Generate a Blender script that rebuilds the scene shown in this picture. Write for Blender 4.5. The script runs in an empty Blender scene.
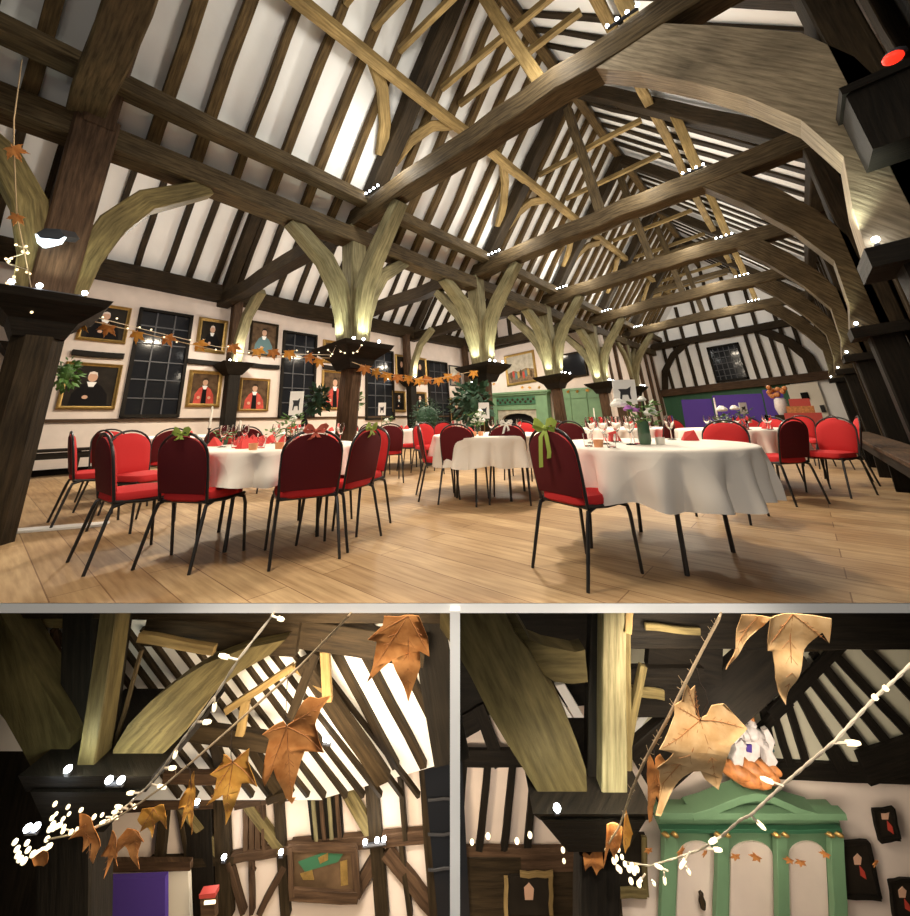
import bpy, math, random
from mathutils import Vector, Matrix, noise
from mathutils.geometry import tessellate_polygon
RND = random.Random(11)
SC = bpy.context.scene
COL = SC.collection
PI = math.pi
V = Vector

# ---------------------------------------------------------------- camera geometry
F_PX, PCX, PCY, CAM_H = 395.0, 455.0, 306.0, 0.97
def ray(x, y): return V((x - PCX, -(y - PCY), -F_PX))
def axis_frame(slope):
    a = ray(805, 412); b = ray(305, 412 - 500 * slope)
    up = a.cross(b).normalized()
    if up.y < 0: up = -up
    yy = a.normalized(); xx = yy.cross(up)
    return Matrix((xx, yy, up))
RG = axis_frame(-.0175)          # the level floor
RB = axis_frame(-.078)           # the old timber frame leans a few degrees
TB = RG @ RB.transposed()
O = V((0, 0, CAM_H))
def PB(x, y, z): return TB @ V((x, y, z - CAM_H)) + O         # timber-frame coordinates -> world
class Sight:
    def __init__(s, R): s.R = R
    def w(s, x, y): return s.R @ ray(x, y)
    def onX(s, x, y, v): d = s.w(x, y); return O + d * (v / d.x)
    def onY(s, x, y, v): d = s.w(x, y); return O + d * (v / d.y)
    def onZ(s, x, y, v): d = s.w(x, y); return O + d * ((v - CAM_H) / d.z)
G = Sight(RG); B = Sight(RB)
def gdeep(x, y, zc): return O + RG @ (ray(x, y) * (zc / F_PX))  # point at a distance along the view axis
FWD = RG @ V((0, 0, -1)); FH = V((FWD.x, FWD.y, 0)).normalized(); RH = V((FH.y, -FH.x, 0))
def L(x, y, d):                                               # point at a horizontal distance d in front of the camera
    r = RG @ ray(x, y); return O + r * (d / r.dot(FH))
def zc_of(p): return (p - O).dot(FWD)

# ---------------------------------------------------------------- materials
MATS = {}
def nt(name):
    m = bpy.data.materials.new(name); m.use_nodes = True
    n = m.node_tree.nodes; b = n['Principled BSDF']
    return m, n, m.node_tree.links, b
def plain(name, col, rough=.6, metal=0, bump=0, bscale=60, var=.0, vscale=4, spec=.4, trans=0, ior=1.45):
    m, n, l, b = nt(name)
    b.inputs['Base Color'].default_value = (*col, 1); b.inputs['Roughness'].default_value = rough
    b.inputs['Metallic'].default_value = metal; b.inputs['Specular IOR Level'].default_value = spec
    if trans: b.inputs['Transmission Weight'].default_value = trans; b.inputs['IOR'].default_value = ior
    if var:
        tc = n.new('ShaderNodeTexCoord'); nz = n.new('ShaderNodeTexNoise'); nz.inputs['Scale'].default_value = vscale
        nz.inputs['Detail'].default_value = 5
        cr = n.new('ShaderNodeValToRGB')
        cr.color_ramp.elements[0].position = .3; cr.color_ramp.elements[1].position = .7
        cr.color_ramp.elements[0].color = (*[max(0, c * (1 - var)) for c in col], 1)
        cr.color_ramp.elements[1].color = (*[min(1, c * (1 + var)) for c in col], 1)
        l.new(tc.outputs['Object'], nz.inputs['Vector']); l.new(nz.outputs['Fac'], cr.inputs['Fac']); l.new(cr.outputs['Color'], b.inputs['Base Color'])
    if bump:
        tc2 = n.new('ShaderNodeTexCoord'); nb = n.new('ShaderNodeTexNoise'); nb.inputs['Scale'].default_value = bscale
        bp = n.new('ShaderNodeBump'); bp.inputs['Strength'].default_value = bump; bp.inputs['Distance'].default_value = .01
        l.new(tc2.outputs['Object'], nb.inputs['Vector']); l.new(nb.outputs['Fac'], bp.inputs['Height']); l.new(bp.outputs['Normal'], b.inputs['Normal'])
    MATS[name] = m; return m
def wood(name, c0, c1, rough=.65, grain=16, bump=.5, c2=None):
    m, n, l, b = nt(name)
    uv = n.new('ShaderNodeUVMap'); mp = n.new('ShaderNodeMapping'); mp.inputs['Scale'].default_value = (1.3, grain, 1)
    nz = n.new('ShaderNodeTexNoise'); nz.inputs['Scale'].default_value = 2.2; nz.inputs['Detail'].default_value = 7; nz.inputs['Roughness'].default_value = .62
    cr = n.new('ShaderNodeValToRGB'); e = cr.color_ramp.elements
    e[0].position = .32; e[0].color = (*c0, 1); e[1].position = .68; e[1].color = (*c1, 1)
    l.new(uv.outputs['UV'], mp.inputs['Vector']); l.new(mp.outputs['Vector'], nz.inputs['Vector']); l.new(nz.outputs['Fac'], cr.inputs['Fac'])
    tc = n.new('ShaderNodeTexCoord'); n2 = n.new('ShaderNodeTexNoise'); n2.inputs['Scale'].default_value = 1.6; n2.inputs['Detail'].default_value = 3
    mx = n.new('ShaderNodeMix'); mx.data_type = 'RGBA'; mx.blend_type = 'MULTIPLY'; mx.inputs[0].default_value = .7
    r2 = n.new('ShaderNodeValToRGB'); r2.color_ramp.elements[0].position = .35; r2.color_ramp.elements[1].position = .65
    r2.color_ramp.elements[0].color = (.55, .53, .5, 1); r2.color_ramp.elements[1].color = (1.15, 1.12, 1.05, 1)
    l.new(tc.outputs['Object'], n2.inputs['Vector']); l.new(n2.outputs['Fac'], r2.inputs['Fac'])
    l.new(cr.outputs['Color'], mx.inputs[6]); l.new(r2.outputs['Color'], mx.inputs[7]); l.new(mx.outputs[2], b.inputs['Base Color'])
    bp = n.new('ShaderNodeBump'); bp.inputs['Strength'].default_value = bump; bp.inputs['Distance'].default_value = .012
    l.new(nz.outputs['Fac'], bp.inputs['Height']); l.new(bp.outputs['Normal'], b.inputs['Normal'])
    b.inputs['Roughness'].default_value = rough; b.inputs['Specular IOR Level'].default_value = .14
    MATS[name] = m; return m
def emit(name, col, s):
    m, n, l, b = nt(name); b.inputs['Base Color'].default_value = (*col, 1)
    b.inputs['Emission Color'].default_value = (*col, 1); b.inputs['Emission Strength'].default_value = s
    MATS[name] = m; return m
wood('oak_dark', (.014, .0095, .005), (.05, .034, .018))
wood('oak_black', (.006, .005, .004), (.018, .014, .01))
wood('oak_brown', (.035, .02, .012), (.115, .068, .04))
wood('oak_rafter', (.045, .027, .01), (.15, .095, .038))
wood('oak_pale_lit', (.11, .095, .05), (.29, .26, .15))  # spotlit timber: lamp brightness and greenish cast put into the oak colour
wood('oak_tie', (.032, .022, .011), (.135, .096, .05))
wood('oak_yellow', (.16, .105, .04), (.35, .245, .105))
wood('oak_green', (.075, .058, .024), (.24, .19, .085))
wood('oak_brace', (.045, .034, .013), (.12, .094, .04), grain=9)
wood('oak_arch_lit', (.17, .138, .095), (.42, .345, .245), c2=1)  # paler oak for the first arch brace, lamp light put into its colour
plain('plaster', (.84, .82, .79), .85, bump=.25, bscale=9, var=.05, vscale=1.2)
plain('wall_plaster', (.7, .6, .53), .8, bump=.15, bscale=6, var=.05)
plain('gutter_white', (.93, .93, .92), .8)
plain('black_glass', (.012, .013, .016), .1, spec=.18)
plain('lead', (.06, .06, .065), .45, metal=.4)
plain('gold', (.42, .27, .085), .38, metal=.65, bump=.5, bscale=80, var=.2, vscale=20)
plain('black_metal', (.014, .013, .013), .35, spec=.5)
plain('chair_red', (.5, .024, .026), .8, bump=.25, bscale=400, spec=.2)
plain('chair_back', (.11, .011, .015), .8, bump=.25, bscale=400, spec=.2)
plain('cloth', (.82, .755, .68), .75, bump=.1, bscale=50)
plain('green_paint', (.15, .27, .15), .55, var=.1)
plain('green_board', (.03, .11, .055), .6)
plain('purple', (.062, .03, .23), .85)
plain('white_card', (.85, .84, .82), .6)
plain('ink', (.03, .03, .035), .6)
plain('napkin', (.62, .05, .045), .75)
plain('glass', (1, 1, 1), .02, trans=1, spec=.5, ior=1.35)
plain('glass_green', (.06, .12, .07), .1, spec=.6)
plain('wax', (.9, .87, .78), .5)
plain('peach', (.75, .36, .17), .4)
plain('leaf_green', (.09, .2, .045), .55, var=.3, vscale=30)
plain('lime', (.36, .48, .09), .5)
plain('ribbon_red', (.6, .12, .08), .5)
plain('petal_white', (.9, .89, .85), .6)
plain('petal_purple', (.42, .14, .5), .6)
plain('fir', (.02, .06, .03), .7, var=.4, vscale=30)
plain('skin', (.55, .33, .22), .6)
plain('robe_red', (.45, .05, .03), .6, var=.3, vscale=12)
plain('robe_black', (.008, .007, .007), .7, spec=.08)
plain('paint_dark', (.018, .014, .01), .6, spec=.1, var=.3, vscale=5)
plain('paint_brown', (.09, .055, .03), .6, spec=.1, var=.5, vscale=6)
plain('paint_teal', (.08, .16, .17), .5)
plain('paint_sky', (.42, .38, .3), .5, var=.3, vscale=4)
plain('paint_land', (.16, .1, .05), .5, var=.5, vscale=9)
plain('door_white', (.72, .66, .56), .6)
plain('red_box', (.4, .05, .04), .6)
plain('lamp_body', (.03, .03, .035), .4)
plain('twine', (.55, .4, .24), .9, bump=.6, bscale=500)
plain('cable', (.8, .68, .52), .5)
plain('thread', (.06, .04, .03), .8)
plain('crest_white', (.56, .51, .5), .6, var=.12, vscale=25)
plain('crest_gold', (.42, .16, .05), .5, var=.35, vscale=25)
plain('plaster_olive', (.5, .47, .36), .85, var=.05)
plain('wall_pink', (.74, .62, .54), .85, var=.05)
emit('led', (.9, .95, 1), 20); emit('bulb', (1, .78, .45), 1.3); emit('bulb_white', (1, .84, .55), 1.25); emit('red_lamp', (1, .03, .012), 1.0); emit('flood', (.8, .93, 1), 2.5)
def leafmat(name, c0, c1):
    m, n, l, b = nt(name)
    tc = n.new('ShaderNodeTexCoord'); nz = n.new('ShaderNodeTexNoise'); nz.inputs['Scale'].default_value = 22; nz.inputs['Detail'].default_value = 6
    cr = n.new('ShaderNodeValToRGB'); e = cr.color_ramp.elements; e[0].position = .3; e[1].position = .7; e[0].color = (*c0, 1); e[1].color = (*c1, 1)
    l.new(tc.outputs['Object'], nz.inputs['Vector']); l.new(nz.outputs['Fac'], cr.inputs['Fac']); l.new(cr.outputs['Color'], b.inputs['Base Color'])
    bp = n.new('ShaderNodeBump'); bp.inputs['Strength'].default_value = .35; bp.inputs['Distance'].default_value = .004
    l.new(nz.outputs['Fac'], bp.inputs['Height']); l.new(bp.outputs['Normal'], b.inputs['Normal'])
    b.inputs['Roughness'].default_value = .6; b.inputs['Specular IOR Level'].default_value = .2
    MATS[name] = m
leafmat('leaf_rust', (.4, .14, .035), (.6, .26, .08)); leafmat('leaf_amber', (.55, .23, .035), (.75, .39, .08)); leafmat('leaf_tan', (.62, .35, .14), (.82, .54, .27))
plain('vein', (.4, .16, .05), .7)
def floor_mat():
    m, n, l, b = nt('oak_floor')
    tc = n.new('ShaderNodeTexCoord'); br = n.new('ShaderNodeTexBrick'); br.offset = .37; br.offset_frequency = 2
    br.inputs['Scale'].default_value = 1; br.inputs['Brick Width'].default_value = 2.6; br.inputs['Row Height'].default_value = .24
    br.inputs['Mortar Size'].default_value = .004; br.inputs['Mortar Smooth'].default_value = .2; br.inputs['Bias'].default_value = 0
    br.inputs['Color1'].default_value = (.36, .235, .125, 1); br.inputs['Color2'].default_value = (.5, .355, .205, 1); br.inputs['Mortar'].default_value = (.2, .11, .05, 1)
    l.new(tc.outputs['Object'], br.inputs['Vector'])
    mp = n.new('ShaderNodeMapping'); mp.inputs['Scale'].default_value = (1.2, 14, 1); nz = n.new('ShaderNodeTexNoise'); nz.inputs['Scale'].default_value = 2; nz.inputs['Detail'].default_value = 7
    l.new(tc.outputs['Object'], mp.inputs['Vector']); l.new(mp.outputs['Vector'], nz.inputs['Vector'])
    r = n.new('ShaderNodeValToRGB'); r.color_ramp.elements[0].position = .3; r.color_ramp.elements[1].position = .7
    r.color_ramp.elements[0].color = (.68, .62, .55, 1); r.color_ramp.elements[1].color = (1.1, 1.1, 1.08, 1); l.new(nz.outputs['Fac'], r.inputs['Fac'])
    mx = n.new('ShaderNodeMix'); mx.data_type = 'RGBA'; mx.blend_type = 'MULTIPLY'; mx.inputs[0].default_value = 1
    l.new(br.outputs['Color'], mx.inputs[6]); l.new(r.outputs['Color'], mx.inputs[7])
    n3 = n.new('ShaderNodeTexNoise'); n3.inputs['Scale'].default_value = 1.1; n3.inputs['Detail'].default_value = 4; l.new(tc.outputs['Object'], n3.inputs['Vector'])
    r3 = n.new('ShaderNodeValToRGB'); r3.color_ramp.elements[0].position = .35; r3.color_ramp.elements[1].position = .62
    r3.color_ramp.elements[0].color = (.72, .66, .6, 1); r3.color_ramp.elements[1].color = (1.05, 1.05, 1.03, 1); l.new(n3.outputs['Fac'], r3.inputs['Fac'])
    m2 = n.new('ShaderNodeMix'); m2.data_type = 'RGBA'; m2.blend_type = 'MULTIPLY'; m2.inputs[0].default_value = .8
    l.new(mx.outputs[2], m2.inputs[6]); l.new(r3.outputs['Color'], m2.inputs[7]); l.new(m2.outputs[2], b.inputs['Base Color'])
    bp = n.new('ShaderNodeBump'); bp.inputs['Strength'].default_value = .25; bp.inputs['Distance'].default_value = .006
    l.new(nz.outputs['Fac'], bp.inputs['Height']); l.new(bp.outputs['Normal'], b.inputs['Normal'])
    b.inputs['Roughness'].default_value = .55; b.inputs['Specular IOR Level'].default_value = .3
    MATS['oak_floor'] = m
floor_mat()

def crease(name):
    m = MATS[name]; n = m.node_tree.nodes; l = m.node_tree.links; b = n['Principled BSDF']
    tc = n.new('ShaderNodeTexCoord'); vo = n.new('ShaderNodeTexVoronoi'); vo.feature = 'F1'; vo.inputs['Scale'].default_value = 3.2; vo.inputs['Randomness'].default_value = 1
    nz = n.new('ShaderNodeTexNoise'); nz.inputs['Scale'].default_value = 2; mp = n.new('ShaderNodeMix'); mp.data_type = 'VECTOR'; mp.inputs[0].default_value = .25
    l.new(tc.outputs['Object'], nz.inputs['Vector']); l.new(tc.outputs['Object'], mp.inputs[4]); l.new(nz.outputs['Color'], mp.inputs[5]); l.new(mp.outputs[1], vo.inputs['Vector'])
    bp = n.new('ShaderNodeBump'); bp.inputs['Strength'].default_value = .55; bp.inputs['Distance'].default_value = .06
    l.new(vo.outputs['Distance'], bp.inputs['Height']); l.new(bp.outputs['Normal'], b.inputs['Normal'])
crease('cloth')
# ---------------------------------------------------------------- mesh builder
class MB:
    def __init__(s): s.v = []; s.f = []; s.mi = []; s.uv = []; s.mats = []
    def mat(s, m):
        if m not in s.mats: s.mats.append(m)
        return s.mats.index(m)
    def add(s, vs, fs, m, uvs=None, M=None):
        o = len(s.v); s.v += [(M @ V(p)) if M else V(p) for p in vs]; k = s.mat(m)
        for i, f in enumerate(fs):
            s.f.append([o + a for a in f]); s.mi.append(k); s.uv.append(uvs[i] if uvs else None)
        return s
    def box(s, lo, hi, m, M=None):
        x0, y0, z0 = lo; x1, y1, z1 = hi
        vs = [(x0,y0,z0),(x1,y0,z0),(x1,y1,z0),(x0,y1,z0),(x0,y0,z1),(x1,y0,z1),(x1,y1,z1),(x0,y1,z1)]
        return s.add(vs, [(3,2,1,0),(4,5,6,7),(0,1,5,4),(1,2,6,5),(2,3,7,6),(3,0,4,7)], m, M=M)
    def quad(s, a, b, c, d, m): return s.add([a, b, c, d], [(0, 1, 2, 3)], m)
    def sweep(s, path, w, h, m, up=V((0, 0, 1)), taper=None, ch=.12, jit=0):
        path = [V(p) for p in path]; n = len(path); rings = []; U = 0; us = []
        for i, p in enumerate(path):
            t = (path[min(i + 1, n - 1)] - path[max(i - 1, 0)]).normalized()
            sd = t.cross(up).normalized(); u2 = sd.cross(t).normalized()
            k = taper[i] if taper else 1; a, b = w * k / 2, h * k / 2; c = ch * min(a, b)
            j = V((RND.uniform(-jit, jit), RND.uniform(-jit, jit), 0))
            ring = [(-a + c, -b), (a - c, -b), (a, -b + c), (a, b - c), (a - c, b), (-a + c, b), (-a, b - c), (-a, -b + c)]
            rings.append([p + sd * (x + j.x) + u2 * (y + j.y) for x, y in ring])
            if i: U += (p - path[i - 1]).length
            us.append(U)
        per = [0]; r0 = rings[0]
        for i in range(8): per.append(per[-1] + (r0[(i + 1) % 8] - r0[i]).length)
        off = RND.uniform(0, 20)
        vs = [p for r in rings for p in r]; fs = []; uvs = []
        for i in range(n - 1):
            for k in range(8):
                k2 = (k + 1) % 8
                fs.append((i * 8 + k, i * 8 + k2, (i + 1) * 8 + k2, (i + 1) * 8 + k))
                uvs.append([(us[i] + off, per[k] + off), (us[i] + off, per[k + 1] + off), (us[i + 1] + off, per[k + 1] + off), (us[i + 1] + off, per[k] + off)])
        fs.append(tuple(range(7, -1, -1))); uvs.append([(off + .01 * q, off) for q in range(8)])
        fs.append(tuple((n - 1) * 8 + k for k in range(8))); uvs.append([(off + .01 * q, off) for q in range(8)])
        return s.add(vs, fs, m, uvs)
    def beam(s, p0, p1, w, h, m, up=V((0, 0, 1)), seg=5, jit=.012, bow=0):
        p0, p1 = V(p0), V(p1); ups = V(up)
        pts = [p0.lerp(p1, i / seg) + ups * (bow * math.sin(PI * i / seg)) for i in range(seg + 1)]
        return s.sweep(pts, w, h, m, ups, jit=jit)
    def tube(s, path, r, m, n=8, closed=False):
        path = [V(p) for p in path]; k = len(path); vs = []; fs = []; prev = None
        for i, p in enumerate(path):
            t = (path[min(i + 1, k - 1)] - path[max(i - 1, 0)]).normalized()
            if prev is None:
                prev = t.cross(V((0, 0, 1)) if abs(t.z) < .9 else V((1, 0, 0))).normalized()
            sd = (prev - t * prev.dot(t)).normalized(); prev = sd; u2 = t.cross(sd)
            rr = r[i] if isinstance(r, (list, tuple)) else r
            vs += [p + (sd * math.cos(2 * PI * q / n) + u2 * math.sin(2 * PI * q / n)) * rr for q in range(n)]
        for i in range(k - 1):
            for q in range(n): fs.append((i * n + q, i * n + (q + 1) % n, (i + 1) * n + (q + 1) % n, (i + 1) * n + q))
        fs.append(tuple(range(n - 1, -1, -1))); fs.append(tuple((k - 1) * n + q for q in range(n)))
        return s.add(vs, fs, m)
    def lathe(s, prof, m, n=20, M=None):
        vs = []; fs = []; k = len(prof)
        for r, z in prof: vs += [(r * math.cos(2 * PI * q / n), r * math.sin(2 * PI * q / n), z) for q in range(n)]
        for i in range(k - 1):
            for q in range(n): fs.append((i * n + q, i * n + (q + 1) % n, (i + 1) * n + (q + 1) % n, (i + 1) * n + q))
        if prof[0][0] > 1e-4: fs.append(tuple(range(n - 1, -1, -1)))
        if prof[-1][0] > 1e-4: fs.append(tuple((k - 1) * n + q for q in range(n)))
        return s.add(vs, fs, m, M=M)
    def ball(s, c, r, m, n=10, sq=(1, 1, 1)):
        prof = [(max(1e-5, math.sin(PI * i / n)), -math.cos(PI * i / n)) for i in range(n + 1)]
        M = Matrix.Translation(V(c)) @ Matrix.Diagonal((r * sq[0], r * sq[1], r * sq[2], 1))
        return s.lathe(prof, m, max(6, n), M)
    def prism(s, pts, off, m):
        """pts: 3D outline, extruded by the vector off"""
        pts = [V(p) for p in pts]; off = V(off); n = len(pts)
        tris = tessellate_polygon([pts])
        vs = pts + [p + off for p in pts]
        fs = [tuple(t) for t in tris] + [tuple(n + i for i in reversed(t)) for t in tris]
        fs += [(i, (i + 1) % n, n + (i + 1) % n, n + i) for i in range(n)]
        return s.add(vs, fs, m)
def build(name, mb, parent=None, origin=None, smooth=True, angle=40):
    me = bpy.data.meshes.new(name)
    root = parent
    while root and root.parent: root = root.parent
    if root: off = root.location.copy()
    else:
        if origin is None:
            xs = [p.x for p in mb.v]; ys = [p.y for p in mb.v]; zs = [p.z for p in mb.v]
            origin = V(((min(xs) + max(xs)) / 2, (min(ys) + max(ys)) / 2, min(zs)))
        off = V(origin)
    me.from_pydata([p - off for p in mb.v], [], mb.f)
    for m in mb.mats: me.materials.append(MATS[m])
    uvl = me.uv_layers.new(name='UVMap')
    li = 0; EX = [max(p[q] for p in mb.v) - min(p[q] for p in mb.v) for q in range(3)]
    for i, f in enumerate(mb.f):
        me.polygons[i].material_index = mb.mi[i]
        u = mb.uv[i]
        if u is None and getattr(mb, 'ud', None):
            nn = me.polygons[i].normal; vd = nn.cross(mb.ud); vd = vd.normalized() if vd.length > .3 else V((0, 0, 1)); u = [(mb.v[a].dot(mb.ud), mb.v[a].dot(vd)) for a in f]
        elif u is None:
            nn = me.polygons[i].normal; ax = max(range(3), key=lambda q: abs(nn[q])); o2 = sorted([q for q in range(3) if q != ax], key=lambda q: -EX[q])
            u = [(mb.v[a][o2[0]], mb.v[a][o2[1]]) for a in f]
        for q in u: uvl.data[li].uv = q; li += 1
    if smooth:
        me.polygons.foreach_set('use_smooth', [True] * len(me.polygons)); me.set_sharp_from_angle(angle=math.radians(angle))
    me.update()
    o = bpy.data.objects.new(name, me); COL.objects.link(o)
    if parent: o.parent = parent
    else: o.location = off
    return o
def thing(name, label, cat, loc=(0, 0, 0), group=None, kind=None):
    o = bpy.data.objects.new(name, None); COL.objects.link(o); o.location = loc; o.empty_display_size = .1
    tag(o, label, cat, group, kind); return o
def tag(o, label=None, cat=None, group=None, kind=None):
    if label: o['label'] = label
    if cat: o['category'] = cat
    if group: o['group'] = group
    if kind: o['kind'] = kind
    return o
def struct(name, mb, label=None, parent=None, **k):
    o = build(name, mb, parent, **k)
    if not parent: o['kind'] = 'structure'
    if label: o['label'] = label
    return o
def dup(root, loc, rz=0, label=None, group=None):
    def cp(o, par):
        c = o.copy(); COL.objects.link(c); c.parent = par
        for ch in list(o.children): cp(ch, c)
        return c
    r = cp(root, None); r.location = loc; r.rotation_euler = (0, 0, rz)
    if label: r['label'] = label
    if group: r['group'] = group
    return r
def part(p, name, fn, label=None, **k):
    mb = MB(); fn(mb); o = build(name, mb, p, **k)
    if label: o['label'] = label
    return o
def ordinal(i): return ['first', 'second', 'third', 'fourth', 'fifth', 'sixth', 'seventh', 'eighth', 'ninth', 'tenth', 'eleventh', 'twelfth', 'thirteenth', 'fourteenth', 'fifteenth', 'sixteenth', 'seventeenth', 'eighteenth', 'nineteenth', 'twentieth', 'twenty-first', 'twenty-second', 'twenty-third', 'twenty-fourth', 'twenty-fifth'][i]
def light(kind, name, loc, energy, col=(1, .9, .75), size=.1, target=None, spot=None, blend=.6):
    d = bpy.data.lights.new(name, kind); d.energy = energy; d.color = col
    if kind == 'AREA': d.size = size
    else: d.shadow_soft_size = size
    if kind == 'SPOT': d.spot_size = spot or 1.5; d.spot_blend = blend
    o = bpy.data.objects.new(name, d); COL.objects.link(o); o.location = loc
    if target is not None: o.rotation_euler = (V(target) - V(loc)).to_track_quat('-Z', 'Y').to_euler()
    return o

# ---------------------------------------------------------------- camera
cd = bpy.data.cameras.new('camera'); cam = bpy.data.objects.new('camera', cd); COL.objects.link(cam)
cd.sensor_fit = 'HORIZONTAL'; cd.sensor_width = 36; cd.lens = F_PX / 910 * 36; cd.shift_y = (PCY - 458) / 910; cd.clip_start = .05; cd.clip_end = 200
cam.matrix_world = Matrix.Translation(O) @ RG.to_4x4()
SC.camera = cam
vs_ = SC.view_settings; vs_.view_transform = 'Standard'; vs_.look = 'None'; vs_.gamma = 1; vs_.exposure = .35; vs_.use_curve_mapping = False
wd = bpy.data.worlds.new('world'); SC.world = wd; wd.use_nodes = True
wd.node_tree.nodes['Background'].inputs[0].default_value = (.9, .85, .78, 1); wd.node_tree.nodes['Background'].inputs[1].default_value = .1
SC.cycles.use_denoising = True; SC.cycles.max_bounces = 6; SC.cycles.sample_clamp_indirect = 4
# ================================================================ HALL STRUCTURE (timber frame coordinates)
XC, XR, XL = -5.6, 1.25, -11.9
YS = [.25, 4.0, 7.75, 11.45, 15.3, 19.2, 23.2]
ZC, ZT, ZA = 2.62, 4.85, 4.55            # top of capitals, underside of ties, underside of arcade plate
RX = -2.3                                # ridge of the right-hand nave
def zl(x): return 4.8 + 1.27 * (x - XC)
RZ = zl(RX)
def zr(x): return 4.85 + (RZ - 4.85) * (XR + .15 - x) / (XR + .15 - RX)
BU = (TB @ V((0, 0, 1)))                 # up of the leaning frame
BX = (TB @ V((1, 0, 0))); BY = V((0, 1, 0))
# ---- floor (the hall floor is cut open along its near edge; rooms lie below it)
e0 = G.onZ(-60, 603, 0); e1 = G.onZ(970, 603, 0); dr = (e1 - e0).normalized()
cutL = e0 - dr * 9.5; cutR = e1 + dr * .9
def down_to(p, ypx):                     # depth of the cut face
    lo, hi = 0, .5
    for _ in range(40):
        md = (lo + hi) / 2; q = RG.transposed() @ (p - V((0, 0, md)) - O); yy = PCY - q.y * F_PX / -q.z
        if yy < ypx: lo = md
        else: hi = md
    return lo
h0, h1 = down_to(e0, 613), down_to(e1, 613)
hm = max(h0, h1)
mb = MB()
P = [cutL, cutR, V((1.6, cutR.y + .3, 0)), V((1.6, 25.5, 0)), V((-13.5, 25.5, 0)), V((-13.5, cutL.y, 0))]
n = len(P); off = .012
def inset(p): return p
mb.add(P, [tuple(range(n))], 'oak_floor')
fl = build('floor', mb, origin=(0, 0, 0), smooth=False); tag(fl, 'wide worn oak boards of the hall floor', kind='structure')
mb = MB()  # white gutter between the views, modelled as the edge of a slab
sl = (h1 - h0) / (e1 - e0).length
hL, hR = h0 - sl * 9.5, h1 + sl * .9
Q = [p - V((0, 0, .002)) for p in P]; D = [V((p.x, p.y, -.1)) for p in P]; D[0].z = -hL; D[1].z = -hR
mb.add(Q + D, [(0, n, n + 1, 1), tuple(n + i for i in reversed(range(n)))] + [(i, i + n, (i + 1) % n + n, (i + 1) % n) for i in range(1, n)], 'gutter_white')
tag(build('floor', mb, origin=(0, 0, 0), smooth=False), 'white slab edge standing for the blank gutter between upper and lower views', kind='structure')

# ---- walls
def bquad(mb, pts, m): mb.add([PB(*p) for p in pts], [tuple(range(len(pts)))], m)
def bbox(mb, lo, hi, m):
    x0, y0, z0 = lo; x1, y1, z1 = hi
    vs = [PB(*p) for p in [(x0,y0,z0),(x1,y0,z0),(x1,y1,z0),(x0,y1,z0),(x0,y0,z1),(x1,y0,z1),(x1,y1,z1),(x0,y1,z1)]]
    mb.add(vs, [(3,2,1,0),(4,5,6,7),(0,1,5,4),(1,2,6,5),(2,3,7,6),(3,0,4,7)], m)
Y0, Y1 = -3.2, 24.0
mb = MB(); bbox(mb, (XL - .3, Y0, .78), (XL, 16.0, 5.5), 'wall_plaster')
wl = struct('wall_left', mb, 'cream plaster side wall hung with portraits', smooth=False)
part(wl, 'dado_rail', lambda m: bbox(m, (XL, Y0, 1.92), (XL + .05, 15.8, 1.98), 'oak_brown'))
part(wl, 'wall_plate', lambda m: m.beam(PB(XL + .12, Y0, 5.42), PB(XL + .12, 15.8, 5.36), .4, .46, 'oak_dark', BU, seg=14, jit=.02))
part(wl, 'ledge', lambda m: bbox(m, (XL, Y0, .8), (XL + .14, 15.8, 1.0), 'oak_black'))
mb = MB(); bbox(mb, (XR + .15, 2.6, -.5), (XR + .4, Y1, 5.4), 'oak_black')
wr = struct('wall_right', mb, 'dark boarded timber side wall', smooth=False)
def rstuds(m):
    y = 3.0
    while y < 23.5:
        m.beam(PB(XR + .12, y, -.1), PB(XR + .12, y, 5.2), .16, .14, 'oak_dark', BX, seg=4); y += .62
part(wr, 'stud', rstuds)
part(wr, 'plaster_panel', lambda m: [bbox(m, (XR + .1, y, .75), (XR + .16, y + .12, 4.6), 'wall_plaster') for y in [q * .62 + 3.35 for q in range(2, 33, 2)]])
part(wr, 'wall_plate', lambda m: m.beam(PB(XR + .05, 2.6, 4.95), PB(XR + .05, Y1, 4.95), .34, .3, 'oak_dark', BU, seg=14))
# far end wall
mb = MB(); bbox(mb, (XC - .4, Y1, .2), (XR + .5, Y1 + .25, 9.4), 'plaster')
we = struct('wall_far', mb, 'timber framed gable wall at the far end', smooth=False)
part(we, 'rail', lambda m: m.beam(PB(XC - .2, Y1 - .12, 2.5), PB(XR + .3, Y1 - .12, 2.42), .26, .36, 'oak_brown', BU))
part(we, 'boarding', lambda m: bbox(m, (XC - .1, Y1 - .04, .3), (-.2, Y1, 2.34), 'green_board'))
part(we, 'boarding_batten', lambda m: [bbox(m, (XC + .02 + q * .3, Y1 - .06, .3), (XC + .05 + q * .3, Y1 - .035, 2.34), 'green_board') for q in range(18)])
part(we, 'stud', lambda m: [m.beam(PB(x, Y1 - .06, 2.6), PB(x, Y1 - .06, 5.2), .15, .1, 'oak_dark', BY, seg=3) for x in (-5.0, -4.45, -3.9, -3.38, -1.25, -.8, -.33, .12, .62)])
part(we, 'collar', lambda m: m.beam(PB(XC, Y1 - .1, 5.0), PB(XR, Y1 - .1, 5.0), .3, .35, 'oak_dark', BU))
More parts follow.
